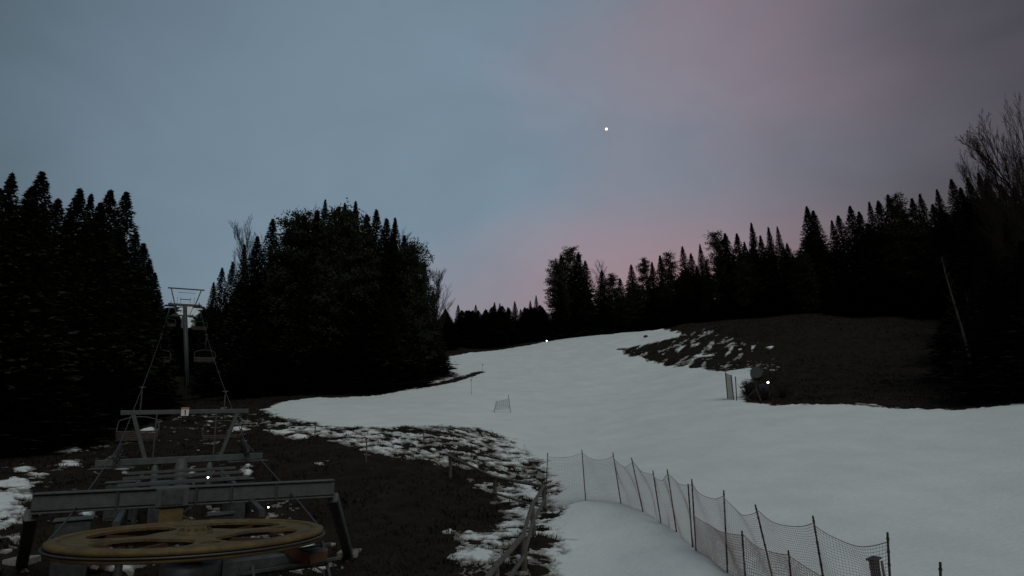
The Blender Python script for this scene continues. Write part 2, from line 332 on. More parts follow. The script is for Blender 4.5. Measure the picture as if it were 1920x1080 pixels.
# ------------------------------------------------------------------ trees
def trunk_mesh(h, r, m, bend=0, seed=0):
    rd = random.Random(seed); mb = MB(); pts = []; rs = []
    for i in range(9):
        t = i/8; pts.append((math.sin(t*3+seed)*bend*h*.02, math.cos(t*2.3+seed)*bend*h*.02, -.4+t*(h+.2))); rs.append(r*(1.35-.35*min(1, t*8))*(1-t)+.012)
    mb.tube(pts, rs, 8); o = mb.build('trunk', m, None, smooth=True); COL.objects.unlink(o); return o.data
def spruce_mesh(seed, H=20.0, RM=3.0, lv=58, pw=.80, fill=1.0):
    rg = np.random.default_rng(seed); tri = []
    z = .25
    while z < H-.15:
        t = z/H; rad0 = RM*((1-t)**pw)*min(1, .72+t*1.6) + min(.14, (H-z)*.06)
        nb = int(rg.integers(7, 11)) if t < .85 else 8
        a0 = rg.uniform(0, 6.28)
        for b in range(nb):
            z_ = z; z = z+rg.uniform(-.3, .3)*(1-t); a = a0+b*6.283/nb+rg.normal(0, .25); L = rad0*rg.uniform(.74, 1.10)+.06
            if rg.random() < .05: L *= 1.15
            dr = rg.uniform(.12, .34)*(1-t*.6) - max(0, t-.9)*1.0
            nc = max(5, int(L/.19*fill))
            s = (rg.random(nc)**.7)*L; s[-1] = L
            w = (L-s)*.24+.07
            la = rg.normal(0, 1, nc)*w*.75
            x = s*math.cos(a)-la*math.sin(a); y = s*math.sin(a)+la*math.cos(a)
            zz = z - dr*s*(.5+.5*s/max(L, .1)) + .10*(s/max(L, .1))**3*L + rg.normal(0, .07, nc)
            ca = a + rg.normal(0, .55, nc) + np.sign(la)*.5*(s < L*.97)
            ln = rg.uniform(.28, .58, nc)*(.34+.66*min(1, (1-t)*1.6)); wd = rg.uniform(.09, .18, nc)*(.50+.50*min(1, (1-t)*1.6)); dz = rg.uniform(-.30, .22, nc)
            tw = rg.uniform(-1, 1, nc)
            c0 = np.stack([x, y, zz], -1); dv = np.stack([np.cos(ca), np.sin(ca), dz], -1)
            sv = np.stack([-np.sin(ca), np.cos(ca), tw], -1)
            tri.append(np.stack([c0-sv*wd[:, None]-dv*.1, c0+sv*wd[:, None]-dv*.1, c0+dv*ln[:, None]], 1)); z = z_
        # hanging inner twigs make the inside opaque
        ni = int(11*(1-t)+2); a = rg.uniform(0, 6.28, ni); s = rg.uniform(0, .5, ni)*rad0
        c0 = np.stack([s*np.cos(a), s*np.sin(a), np.full(ni, z)], -1); a2 = rg.uniform(0, 6.28, ni)
        sv = np.stack([np.cos(a2), np.sin(a2), np.zeros(ni)], -1)*(.35*(1-t)+.06); dn = np.array([0, 0, -1.0])*(.7*(1-t)+.12)
        tri.append(np.stack([c0-sv, c0+sv, c0+dn], 1))
        z += (H/lv)*rg.uniform(.75, 1.25)*(1.15-.75*t)
    # leader
    for k in range(7):
        a = k*.9; zt = H-.05-k*.12; c0 = np.array([0, 0, zt]); sv = np.array([-math.sin(a), math.cos(a), 0])*.03; dv = np.array([math.cos(a)*.12, math.sin(a)*.12, .16])
        tri.append(np.array([[c0-sv, c0+sv, c0+dv]]))
    tri.append(np.array([[[-.04, 0, H-.6], [.04, 0, H-.6], [0, 0, H+.1]]])); tri.append(np.array([[[0, -.04, H-.6], [0, .04, H-.6], [0, 0, H+.1]]]))
    v = np.concatenate(tri).reshape(-1, 3)
    return npmesh('crown', v, np.arange(len(v)).reshape(-1, 3), M['needle'], tris=True)
def pine_mesh(seed, H=20.0, RM=3.6):
    rg = np.random.default_rng(seed); tri = []; z = 1.0
    while z < H-.2:
        t = z/H; rad0 = RM*math.sqrt(max(0, 1-((t-.45)/.57)**2)) if t > .45 else RM*(.8+.2*t/.45)
        for b in range(int(rg.integers(4, 7))):
            a = rg.uniform(0, 6.28); L = rad0*rg.uniform(.55, 1.15)+.2; up = rg.uniform(-.1, .35)
            for q in np.linspace(.3, 1, max(2, int(L/.65))):
                cc = np.array([L*q*math.cos(a), L*q*math.sin(a), z+up*L*q]); nn = 20; sp = .28+.20*rg.random()
                c0 = cc+rg.normal(0, sp, (nn, 3))*[1, 1, .6]; dv = rg.normal(0, 1, (nn, 3)); dv[:, 2] = np.abs(dv[:, 2])*.7; dv /= np.linalg.norm(dv, axis=1)[:, None]
                sv = np.cross(dv, rg.normal(0, 1, (nn, 3))); sv /= np.linalg.norm(sv, axis=1)[:, None]
                tri.append(np.stack([c0-sv*.10, c0+sv*.10, c0+dv*rg.uniform(.25, .5, nn)[:, None]], 1))
        z += rg.uniform(.28, .5)
    v = np.concatenate(tri).reshape(-1, 3)
    return npmesh('crown', v, np.arange(len(v)).reshape(-1, 3), M['pineneedle'], tris=True)
def bare_mesh(seed, H=20.0, spread=.55, dens=1.0, m=None, thick=1.0):
    rd = random.Random(seed); mb = MB()
    def br(p, d, L, r, lvl):
        n = 4; pts = [p]; rs = [r]; q = Vector(p); dd = Vector(d)
        for i in range(n):
            dd = (dd + Vector((rd.gauss(0, .10), rd.gauss(0, .10), rd.gauss(.04, .06)))).normalized(); q = q + dd*L/n; pts.append(q.copy()); rs.append(max(.006, r*(1-.7*(i+1)/n)))
        mb.tube(pts, rs, 3 if lvl > 1 else 5, cap=False)
        if lvl < 4:
            k = {0: 14, 1: 8, 2: 6, 3: 4}[lvl]; k = max(2, int(k*dens))
            for i in range(k):
                t = (.28+.7*(i+rd.random())/k) if lvl == 0 else (.15+.85*(i+rd.random())/k)
                s = t*n; j = min(int(s), n-1); pp = pts[j].lerp(pts[j+1], s-j)
                ax = (pts[j+1]-pts[j]).normalized(); rnd = Vector((rd.gauss(0, 1), rd.gauss(0, 1), rd.gauss(0, 1))); side = (rnd-ax*rnd.dot(ax)).normalized()
                nd = (ax*(1-spread*.5)+side*spread*rd.uniform(.7, 1.3)+Vector((0, 0, .25))).normalized()
                LL = L*({0: .36, 1: .5, 2: .5, 3: .5}[lvl])*(1.15-.65*t if lvl == 0 else 1.1-.5*t)*rd.uniform(.7, 1.2)
                br(pp, nd, LL, max(.012, rs[j]*.45)*thick if lvl < 1 else max(.009, rs[j]*.5)*thick, lvl+1)
    br(Vector((0, 0, -.3)), Vector((0, 0, 1)), H*.9, H*.010, 0)
    me = bpy.data.meshes.new('crown'); me.from_pydata(mb.v, [], mb.f); me.materials.append(m or M['twig']); me.update(); return me
SPR = [spruce_mesh(s, RM=rm, pw=pw, lv=lv) for s, rm, pw, lv in ((1, 4.2, .98, 78), (2, 4.7, 1.02, 82), (3, 3.7, .95, 74), (4, 4.9, .98, 84), (5, 4.3, .90, 78), (6, 3.9, 1.08, 74))]
PIN = [pine_mesh(21), pine_mesh(22, RM=3.0), pine_mesh(23, RM=4.2)]
BAR = [bare_mesh(31, dens=1.15, thick=1.25), bare_mesh(32, spread=.7, dens=1.15, thick=1.25), bare_mesh(33, spread=.45, dens=1.25, thick=1.25)]
TR = [trunk_mesh(19.3, .24, M['bark'], 0, 1)]
TRB = [trunk_mesh(12, .2, M['bark'], .6, 2)]
TRW = [trunk_mesh(15, .13, M['birch'], .8, 3)]
def put_tree(x, y, h, kind, label, group, wid=1.0, lean=0, tr=None, leandir=0):
    z = gz(x, y)-.05
    if kind == 'b': h *= 1.1 if 'edge' in label else .99
    nm = {'s': 'spruce_tree', 'p': 'pine_tree', 'b': 'bare_tree', 'w': 'birch_tree'}[kind]
    cat = {'s': 'spruce', 'p': 'pine', 'b': 'bare tree', 'w': 'birch'}[kind]
    o = empty(nm, (x, y, z), label, cat, group)
    k = h/20.0; w = k*wid if kind != 's' else max(k*wid, .6*wid)*1.08
    o.rotation_euler = (lean*math.cos(leandir), lean*math.sin(leandir), random.uniform(0, 6.28) if not lean else 0); o.scale = (w, w, k)
    cm = random.choice({'s': SPR, 'p': PIN, 'b': BAR, 'w': BAR}[kind]); tm = {'s': TR, 'p': TR, 'b': TRB, 'w': TRW}[kind][0]
    a = bpy.data.objects.new('trunk', tm); link(a, o); b = bpy.data.objects.new('crown', cm); link(b, o)
    return o
ORD = 'first second third fourth fifth sixth seventh eighth ninth tenth eleventh twelfth thirteenth fourteenth fifteenth sixteenth seventeenth eighteenth nineteenth twentieth'.split()
def ordn(i): return ORD[i] if i < 20 else ('twenty-'+ORD[i-20] if i < 29 else 'thirtieth' if i == 29 else 'thirty-'+ORD[i-30])
def stand(tips, where, group):
    tips = sorted(tips, key=lambda t: t[0]); cnt = {}; tot = {}
    for t in tips: tot[t[3]] = tot.get(t[3], 0)+1
    for t in tips:
        px, py, r, kd = t[:4]; wd = t[4] if len(t) > 4 else 1.0
        p = P(px, py, r); g = gz(p[0], p[1]); h = p[2]-g
        if h < 3: continue
        i = cnt.get(kd, 0); cnt[kd] = i+1
        look = {'s': 'pointed spruce top', 'p': 'rounded pine crown', 'b': 'leafless fine-branched treetop'}[kd]
        lab = f'{ordn(i)} {look} from the left {where}' if tot[kd] > 1 else f'the one {look} {where}'
        put_tree(p[0], p[1], h, kd, lab, group, wd)
def fillst(n, pxr, rfun, sil, low, lab, group, kinds='s', hf=(.80, .99), wd=(.9, 1.25)):
    for i in range(n):
        px = random.uniform(*pxr); r = rfun(px)
        sy = np.interp(px, [s[0] for s in sil], [s[1] for s in sil])
        p = P(px, sy+random.uniform(*low), r); g = gz(p[0], p[1]); h = (p[2]-g)*random.uniform(*hf)
        if h < 4: h = 4+random.random()*2
        put_tree(p[0], p[1], h, random.choice(kinds), lab, group, random.uniform(*wd)*(1 if h > 12 else 1.25))

# left stand
LS = [(24, 322, 42, 's', .8), (2, 352, 46, 's'), (80, 320, 43, 's', .95), (60, 350, 47, 's'), (110, 371, 52, 's'), (151, 352, 52, 's'), (172, 360, 58, 's', .8), (134, 392, 50, 's'), (208, 354, 58, 's'),
      (190, 378, 53, 's'), (238, 358, 64, 's', .95), (256, 432, 66, 's', .8), (270, 455, 74, 's', 1.1), (281, 486, 80, 's', 1.15), (291, 510, 90, 's', 1.05), (298, 545, 102, 's', .95), (-40, 340, 44, 's'), (-90, 320, 44, 's')]
stand([t for t in LS if t[0] > -10], 'in the forest wall left of the chairlift', 'spruces left of the chairlift')
for t in LS[-2:]:
    p = P(*t[:3]); put_tree(p[0], p[1], p[2]-gz(p[0], p[1]), 's', 'tall spruce just past the left edge of the picture', 'spruces past the left edge')
SL = [(-200, 330), (0, 350), (80, 350), (110, 390), (150, 380), (208, 380), (240, 395), (265, 450), (285, 520), (300, 560), (306, 600)]
fillst(36, (-40, 280), lambda px: random.uniform(45+max(0, px-120)*.16, 78+max(0, px)*.2), SL, (4, 40), 'dark spruce inside the forest wall left of the chairlift, topped below the skyline', 'spruces filling the left stand')
fillst(9, (270, 300), lambda px: random.uniform(100, 165), SL, (10, 40), 'far dark spruce lining the left side of the lift lane', 'spruces lining the lift lane on the left', hf=(.75, .95), wd=(.8, 1))
fillst(8, (-20, 250), lambda px: random.uniform(39, 50)+max(0, px-60)*.06, [(0, 600), (300, 690)], (0, 50), 'low young spruce at the foot of the left forest wall', 'young spruces under the left stand', hf=(.8, 1), wd=(1.4, 1.7))

# centre clump
CS = [(459, 456, 92, 's', .7), (512, 409, 84, 's', .85), (610, 373, 86, 's', .55), (647, 379, 84, 's', .6), (667, 375, 80, 's', .7), (706, 391, 80, 's', .8), (741, 407, 78, 's', .7), (437, 489, 100, 's', .8),
      (417, 501, 108, 's', .8), (401, 528, 118, 's', .8), (483, 442, 84, 's'), (571, 401, 82, 's'), (540, 428, 80, 's'), (688, 401, 76, 's'), (725, 408, 74, 's'), (630, 394, 75, 'p', .9), (595, 392, 78, 's', 1.1),
      (758, 440, 76, 's', .9), (776, 452, 74, 'p', .8), (796, 492, 80, 's', .85), (812, 545, 84, 's', .8), (652, 392, 72, 'p', .8), (556, 398, 78, 'p', .8),
      (584, 372, 86, 'b', .6), (559, 380, 88, 'b', .6), (496, 412, 92, 'b', .6), (474, 438, 96, 'b', .55), (781, 424, 82, 'b', .8), (804, 452, 84, 'b', .75), (812, 480, 84, 'b', .75)]
stand(CS, 'on the wooded island beside the lift lane', 'trees of the wooded island')
SC = [(388, 560), (400, 530), (440, 495), (470, 455), (510, 430), (550, 415), (600, 395), (680, 395), (745, 420), (775, 450), (795, 500), (812, 560), (830, 600)]
FRC = [(395, 95), (440, 84), (480, 70), (560, 66), (600, 66), (700, 68), (760, 71), (800, 82), (830, 95)]
frc = lambda px: np.interp(px, [a for a, b in FRC], [b for a, b in FRC])
fillst(30, (410, 800), lambda px: frc(px)+random.uniform(3, 26), SC, (6, 45), 'dark spruce deep in the wooded island beside the lift lane', 'spruces filling the wooded island')
fillst(13, (455, 805), lambda px: frc(px)+random.uniform(0.5, 4), SC, (60, 160), 'lower spruce at the front edge of the wooded island above the snow', 'front row of the wooded island', hf=(.7, .95), wd=(1.0, 1.3))
fillst(6, (400, 450), lambda px: random.uniform(85, 150), [(380, 600), (460, 590)], (0, 60), 'dark spruce lining the right side of the lift lane', 'spruces lining the lift lane on the right', hf=(.8, 1))
fillst(8, (480, 810), lambda px: frc(px)+random.uniform(0.2, 2), [(380, 640), (860, 640)], (0, 40), 'low young spruce at the snow edge of the wooded island', 'young spruces of the wooded island', hf=(.8, 1), wd=(1.5, 1.9))

# far stand and right stand
FT = [(835, 576), (859, 571), (874, 582), (892, 571), (910, 578), (927, 566), (937, 568), (952, 575), (965, 564), (976, 579), (994, 563), (1005, 553)]
stand([(x, y, 150+random.uniform(-8, 25), 's', .8) for x, y in FT], 'on the far skyline behind the piste', 'far spruces behind the piste')
fillst(34, (822, 1020), lambda px: np.interp(px, [820, 1030], [116, 137])+random.uniform(2, 25), [(820, 578), (1020, 566)], (0, 9), 'small dark spruce under the far skyline behind the piste', 'spruces filling the far stand', hf=(.85, 1), wd=(1.1, 1.4))
RT = [(1042, 488, 142, 'p', .7), (1068, 464, 150, 'p', .7), (1084, 472, 146, 's', .9), (1052, 478, 146, 's', 1.1), (1097, 488, 150, 's', 1), (1117, 489, 152, 'b', .8), (1128, 505, 148, 's', 1.1), (1146, 514, 146, 'p', .8), (1162, 521, 150, 's', 1.1),
      (1183, 495, 146, 's', 1), (1206, 485, 150, 'p', .6), (1222, 490, 146, 's'), (1237, 478, 142, 's', 1.1), (1252, 474, 140, 'p', .8), (1279, 461, 138, 's', .8), (1295, 474, 136, 's'), (1312, 457, 136, 's', .7),
      (1339, 436, 132, 'p', .9), (1359, 437, 130, 's', 1.1), (1381, 437, 130, 's'), (1408, 416, 128, 's', .8), (1425, 440, 124, 's'), (1440, 424, 126, 's', .8), (1457, 424, 126, 's', .6), (1485, 441, 122, 'b', .7), (1475, 455, 122, 's'),
      (1512, 386, 120, 's'), (1524, 394, 122, 's', 1.1), (1559, 412, 118, 's', .8), (1571, 403, 118, 's'), (1593, 385, 116, 's'), (1610, 396, 116, 's', 1.1), (1629, 377, 114, 's', .7), (1646, 375, 113, 's'),
      (1664, 363, 112, 's'), (1677, 366, 110, 'p', .7), (1692, 392, 110, 's'), (1709, 371, 108, 's'), (1724, 362, 107, 's', .8), (1748, 382, 106, 's'), (1756, 354, 104, 's', .7), (1783, 335, 102, 's', .8), (1800, 350, 98, 's'), (1813, 331, 98, 's', .8),
      (1834, 323, 96, 's', .8), (1848, 333, 92, 's'), (1875, 345, 88, 's'), (1900, 350, 84, 's'), (1920, 340, 84, 's')]
stand(RT, 'along the forest right of the piste', 'trees along the right forest edge')
SR = [(x, y+14) for x, y, *_ in RT]
FRR = [(1020, 138), (1150, 142), (1230, 138), (1300, 124), (1400, 118), (1500, 112), (1620, 106), (1750, 99), (1900, 92), (2000, 88)]
frr = lambda px: np.interp(px, [a for a, b in FRR], [b for a, b in FRR])
fillst(84, (1035, 1930), lambda px: frr(px)+random.uniform(0, 20), SR, (6, 40), 'dark spruce inside the forest right of the piste, topped below the skyline', 'spruces filling the right forest', kinds='ssp', hf=(.82, .99))
fillst(14, (1030, 1900), lambda px: frr(px)+random.uniform(-1, 3), [(1000, 575), (1300, 545), (1900, 480)], (0, 40), 'low young spruce behind the grassy knoll', 'young spruces behind the knoll', hf=(.8, 1), wd=(1.5, 2))
fillst(14, (318, 385), lambda px: random.uniform(118, 195), [(300, 668), (400, 668)], (0, 40), 'small young spruce overgrowing the lift lane behind the tall tower', 'young spruces in the lift lane', hf=(.7, 1), wd=(1.6, 2.2))
fillst(5, (309, 330), lambda px: random.uniform(185, 250), [(300, 560), (335, 585)], (0, 15), 'far spruce left of the distant snow patch on the lane', 'far spruces by the distant snow patch', hf=(.85, 1), wd=(1, 1.3))
fillst(5, (379, 396), lambda px: random.uniform(170, 250), [(375, 585), (400, 555)], (0, 15), 'far spruce right of the distant snow patch on the lane', 'far spruces by the distant snow patch', hf=(.85, 1), wd=(1, 1.3))
# right edge near wood
fillst(16, (1800, 1960), lambda px: random.uniform(50, 80)-(px-1800)*.05, [(1790, 470), (1860, 400), (1960, 340)], (0, 70), 'near dark spruce at the right picture edge below the knoll', 'near spruces at the right edge', hf=(.7, .95))
fillst(12, (1800, 1880), lambda px: random.uniform(62, 90), [(1760, 450), (1860, 400)], (0, 80), 'dark spruce closing the knoll meadow on the right', 'spruces at the right end of the knoll', hf=(.8, .98))
fillst(8, (1860, 1960), lambda px: random.uniform(43, 48), [(1790, 600), (1860, 540), (1990, 420)], (0, 60), 'low bushy spruce at the right picture edge on the snow margin', 'bushy spruces at the right edge', hf=(.8, 1), wd=(.9, 1.2))
for (px, py, r, wd, lab) in ((1880, 222, 56, .42, 'tall leafless tree reaching highest, left one of the two at the right edge'), (1915, 206, 54, .50, 'tall leafless tree reaching highest, cut by the right picture edge'), (1898, 262, 52, .5, 'leafless tree slightly lower, between the two highest at the right edge'), (1872, 300, 60, .45, 'leafless tree lower and left of the highest ones at the right edge'), (1950, 240, 50, .7, 'tall leafless tree just outside the right picture edge')):
    p = P(px, py, r); put_tree(p[0], p[1], p[2]-gz(p[0], p[1]), 'b', lab, None, wd*1.0)
for (px0, py0, px1, py1, r, lab) in ((1790, 572, 1832, 742, 46, 'slim pale birch trunk leaning left in front of the right wood'), (1828, 610, 1852, 705, 50, 'thinner birch trunk behind the pale leaning one')):
    a = P(px1, py1, r); b = P(px0, py0, r); b = V3(b); g = gz(a[0], a[1]); base = Vector((a[0], a[1], g-.1)); d = b-base; base2 = base
    o = empty('birch_tree', base2, lab, 'birch')
    mb = MB(); tip = base+d*1.55; pts = [base+(tip-base)*t+Vector((math.sin(t*5)*.1, 0, 0)) for t in np.linspace(0, 1, 9)]
    mb.tube(pts, [.095*(1-t)+.015 for t in np.linspace(0, 1, 9)], 8); mb.build('trunk', M['birch'], o, True, True)
    cr = MB(); rd = random.Random(9)
    for i in range(46):
        t = rd.uniform(.35, 1); q = base+(tip-base)*t; a2 = rd.uniform(0, 6.28); L = (1.2-t)*rd.uniform(.6, 1.8)
        e = q+Vector((math.cos(a2)*L*.6, math.sin(a2)*L*.6, L*.8)); cr.tube([q, q.lerp(e, .5)+Vector((0, 0, .05)), e], [.014, .009, .004], 3, False)
        for j in range(4):
            q2 = q.lerp(e, rd.uniform(.3, 1)); cr.tube([q2, q2+Vector((rd.gauss(0, .2), rd.gauss(0, .2), rd.uniform(.05, .4)))], [.007, .004], 3, False)
    cr.build('crown', M['twig'], o, True)

# ------------------------------------------------------------------ the chairlift
Wc = V3(P(366, 1000, 12.4)); T1 = V3(P(347, 574, 114))
D = (T1-Wc); D.z = 0; D.normalize(); S = Vector((D.y, -D.x, 0)); GA = 2.1
def L(d, s, z): q = Wc + D*d + S*s; return Vector((q.x, q.y, z))
yaw = math.atan2(D.y, D.x)-math.pi/2
def lobj(name, loc, label, cat, group=None):
    o = empty(name, loc, label, cat, group); o.rotation_euler.z = yaw; bpy.context.view_layer.update(); return o
# drive wheel: local axes x = across, y = up the line
w = lobj('bullwheel', Wc, 'large ochre horizontal rope wheel with oblong openings at the chairlift station', 'rope wheel')
w.rotation_euler.x = R(-1.0); w.rotation_euler.y = R(2.2); bpy.context.view_layer.update()
def plate(mb, R_in, R_out, z0, z1, hole, nr=64, na=512):
    rr = np.linspace(R_in, R_out, nr+1); keepc = {}
    for i in range(nr):
        for j in range(na):
            r = (rr[i]+rr[i+1])/2; a = 2*math.pi*(j+.5)/na
            keepc[i, j] = not hole(r, a)
    vid = {}
    def vv(i, j, k):
        j %= na; key = (i, j, k)
        if key not in vid:
            a = 2*math.pi*j/na; vid[key] = len(mb.v); mb.v.append((rr[i]*math.cos(a), rr[i]*math.sin(a), (z0, z1)[k]))
        return vid[key]
    for (i, j), kp in keepc.items():
        if not kp: continue
        mb.f.append((vv(i, j, 1), vv(i+1, j, 1), vv(i+1, j+1, 1), vv(i, j+1, 1))); mb.f.append((vv(i, j, 0), vv(i, j+1, 0), vv(i+1, j+1, 0), vv(i+1, j, 0)))
        if i == 0 or not keepc[i-1, j]: mb.f.append((vv(i, j, 0), vv(i, j, 1), vv(i, j+1, 1), vv(i, j+1, 0)))
        if i == nr-1 or not keepc[i+1, j]: mb.f.append((vv(i+1, j, 0), vv(i+1, j+1, 0), vv(i+1, j+1, 1), vv(i+1, j, 1)))
        if not keepc[i, (j-1) % na]: mb.f.append((vv(i, j, 0), vv(i+1, j, 0), vv(i+1, j, 1), vv(i, j, 1)))
        if not keepc[i, (j+1) % na]: mb.f.append((vv(i, j+1, 0), vv(i, j+1, 1), vv(i+1, j+1, 1), vv(i+1, j+1, 0)))
def hole(r, a):
    for k in range(4):
        c0 = math.pi/4+k*math.pi/2+.12; da = (a-c0+math.pi) % (2*math.pi)-math.pi
        u = abs(da)*r/(.54*r+.10); v = abs(r-1.20)/.50
        if u**3.2+v**3.2 < 1: return True
        c1 = k*math.pi/2+.12; x = r*math.cos(a)-1.35*math.cos(c1); y = r*math.sin(a)-1.35*math.sin(c1)
        if x*x+y*y < .16**2: return True
    return False
mb = MB(); plate(mb, .26, 1.93, -.045, 0, hole); mb.build('wheel_plate', M['yellow'], w)
mb = MB(); mb.lathe([(1.90, .03), (2.02, .035), (2.09, .01), (2.10, -.045), (2.04, -.065), (2.04, -.095), (2.10, -.115), (2.09, -.155), (2.0, -.17), (1.90, -.165)], n=96); mb.build('rim', M['yellow'], w, smooth=True)
mb = MB(); mb.lathe([(2.045, -.064), (2.108, -.068), (2.108, -.092), (2.045, -.096)], n=96); mb.build('rubber_liner', M['black'], w, smooth=True)
mb = MB(); mb.lathe([(.0, .12), (.16, .12), (.18, .06), (.27, .05), (.28, -.10), (.17, -.14), (.16, -.45), (.0, -.45)], n=32); hub = mb.build('hub', M['yellow'], w, smooth=True)
for k in range(12):
    a = k*math.pi/6; b = MB(); b.lathe([(0, .085), (.022, .085), (.022, .052), (0, .052)], (.225*math.cos(a), .225*math.sin(a), 0), 6); b.build('bolt', M['darkmetal'], hub)
for k in range(8):
    a = k*math.pi/4+.12; mb = MB(); mb.beam((.27*math.cos(a), .27*math.sin(a), -.085), (1.9*math.cos(a), 1.9*math.sin(a), -.085), .03, .06); mb.build('stiffener_rib', M['rust'], w)
# drive unit behind the hub and below
dz = Wc.z
def lp(x, y, z): return L(y, x, z)   # local metres across / up the line from the wheel centre
dr = empty('drive_unit', L(0, 0, gz(*L(0, 0, 0)[:2])), 'dark gearbox and post standing under the ochre rope wheel', 'drive unit')
g0 = dr.location.z
mb = MB(); mb.tube([L(0, 0, g0-.3), L(0, 0, dz-.75)], [.34, .26], 20); mb.build('support_post', M['darkmetal'], dr, True, True)
mb = MB(); mb.lathe([(0, dz-.75), (.42, dz-.75), (.46, dz-.70), (.46, dz-.50), (.40, dz-.46), (0, dz-.46)], (Wc.x, Wc.y, 0), 28); mb.build('gearbox', M['darkmetal'], dr, True, True)
mb = MB(); mb.beam(L(0, .45, dz-.62), L(0, 2.2, dz-.62), .34, .30); mb.build('motor_arm', M['darkmetal'], dr, True)
# wide portal beam behind the wheel
pb = 7.4
zbm = P(345, 926, 16.1)[2]
lt = V3(P(62, 944, 16.4)); rt = V3(P(625, 915, 16.3))
po = empty('station_portal', (lt+rt)/2-Vector((0, 0, 2)), 'wide grey steel beam on two sloping legs crossing behind the rope wheel', 'portal')
mb = MB(); mb.beam(lt, rt, .26, .33, .03); beam_o = mb.build('beam', M['galv'], po, True)
mb = MB(); mb.beam(lt+Vector((0, 0, .187)), rt+Vector((0, 0, .187)), .36, .035, .008); mb.beam(lt-Vector((0, 0, .187)), rt-Vector((0, 0, .187)), .36, .035, .008); mb.build('flange', M['galv'], beam_o)
beam_o.children[0].data.transform(Matrix.Translation(-po.location)); 
for e, q in ((rt, (655, 1045)), (lt, (40, 1060))):
    f = hp(*q); mb = MB(); mb.beam(e-Vector((0, 0, .22)), f+Vector((0, 0, -.1)), .24, .24, .03); mb.build('leg', M['galv'], po, True)
    mb = MB(); mb.beam(f+Vector((0, 0, -.15)), f+Vector((0, 0, .09)), .6, .6, .05); mb.build('footing', M['concrete'], po, True)
for t in (.25, .42, .5, .62, .78):
    q = lt.lerp(rt, t); mb = MB(); mb.beam(q+D*-.155+Vector((0, 0, -.16)), q+D*-.155+Vector((0, 0, .16)), .018, .14); mb.build('web_plate', M['galv'], po, True)
# drive housing hanging at the middle of the beam
mid = V3(P(322, 945, 15.4)); hz = empty('control_cabinet', mid-Vector((0, 0, .6)), 'grey cabinet with ochre lower half on the beam behind the rope wheel', 'cabinet')
mb = MB(); mb.beam(mid-S*.3+Vector((0, 0, .15)), mid+S*.3+Vector((0, 0, .15)), .4, .42, .03); mb.build('body', M['galv'], hz, True)
mb = MB(); mb.beam(mid-S*.22+Vector((0, 0, -.25)), mid+S*.22+Vector((0, 0, -.25)), .30, .36, .03); mb.build('base', M['yellow'], hz, True)
mb = MB(); mb.beam(mid-S*.2+D*-.21+Vector((0, 0, .15)), mid+S*.2+D*-.21+Vector((0, 0, .15)), .02, .3, .005); mb.build('door', M['darkmetal'], hz, True)
mb = MB(); q0 = mid+Vector((0, 0, -.5)); mb.beam(q0, Vector((q0.x, q0.y, gz(q0.x, q0.y)-.2)), .2, .2, .02); mb.build('stand', M['darkmetal'], hz, True)

# towers
def sheaves(parent, base, dirv, n, r, loc_parent=True, m='darkmetal'):
    tr = MB(); a = base-dirv*(n*r*1.15); b = base+dirv*(n*r*1.15)
    tr.beam(a, b, .07, .16); side = Vector((dirv.y, -dirv.x, 0)).normalized()
    for k in range(n//2):
        c0 = a.lerp(b, (2*k+1)/n); tr.beam(c0-dirv*r*1.4+side*.07, c0+dirv*r*1.4+side*.07, .04, .12)
    t = tr.build('sheave_train', M[m], parent, True)
    for k in range(n):
        c0 = a.lerp(b, (k+.5)/n)+Vector((0, 0, .14)); sh = MB()
        sh.tube([c0-side*.05, c0-side*.02, c0+side*.02, c0+side*.05], [r, r*.86, r*.86, r], 16); o = sh.build('sheave', M[m], t, False)
        o.data.transform(parent.matrix_basis.inverted())
# near tower (at 20 m)
d0 = 14.4; z0 = P(345, 862, 26.6)[2]; zt = P(345, 772, 26.6)[2]; up = Vector((0, 0, 1))
b0 = L(d0, 0, 0); b0.z = gz(b0.x, b0.y)
t0 = empty('lift_support', b0, 'near chairlift support with flared lifting frame, its crossarm behind the wide portal beam', 'lift tower')
mb = MB()
for s in (-.9, .9): mb = MB(); mb.tube([L(d0, s, b0.z-.3), L(d0, s, z0)], [.13, .11], 12); mb.build('column', M['galv'], t0, True, True)
mb = MB(); mb.tube([L(d0, -.05, b0.z-.3), L(d0, -.05, z0+.05)], [.26, .22], 16); mb.build('mast', M['galv'], t0, True, True)
mb = MB(); mb.beam(L(d0, -2.75, z0), L(d0, 2.75, z0), .26, .24, .02); mb.build('crossarm', M['galv'], t0, True)
mb = MB(); mb.beam(L(d0, -2.15, zt), L(d0, 2.15, zt), .16, .17, .015); fr = mb.build('lifting_beam', M['galv'], t0, True)
for s0, s1 in ((-1.25, -1.75), (1.25, 1.75)):
    mb = MB(); mb.beam(L(d0, s0, z0+.1), L(d0, s1, zt-.07), .14, .14, .015); mb.build('lifting_strut', M['galv'], t0, True)
for s in (-GA, GA): sheaves(t0, L(d0, s, z0+.22), (D+Vector((0, 0, .16))).normalized(), 6, .19)
for s in (-1.0, 1.0):
    mb = MB(); mb.tube([L(d0-.1, s, z0+.1), L(d0-.1, s, zt-.05)], .025, 6); mb.build('guard_rail', M['galv'], t0, True)
for dd in (-.5, .5):
    for s0, s1 in ((-2.9, -1.5), (1.5, 2.9)):
        mb = MB(); mb.beam(L(d0+dd, s0, z0-.16), L(d0+dd, s1, z0-.16), .25, .03, .005); mb.build('catwalk', M['galv'], t0, True)

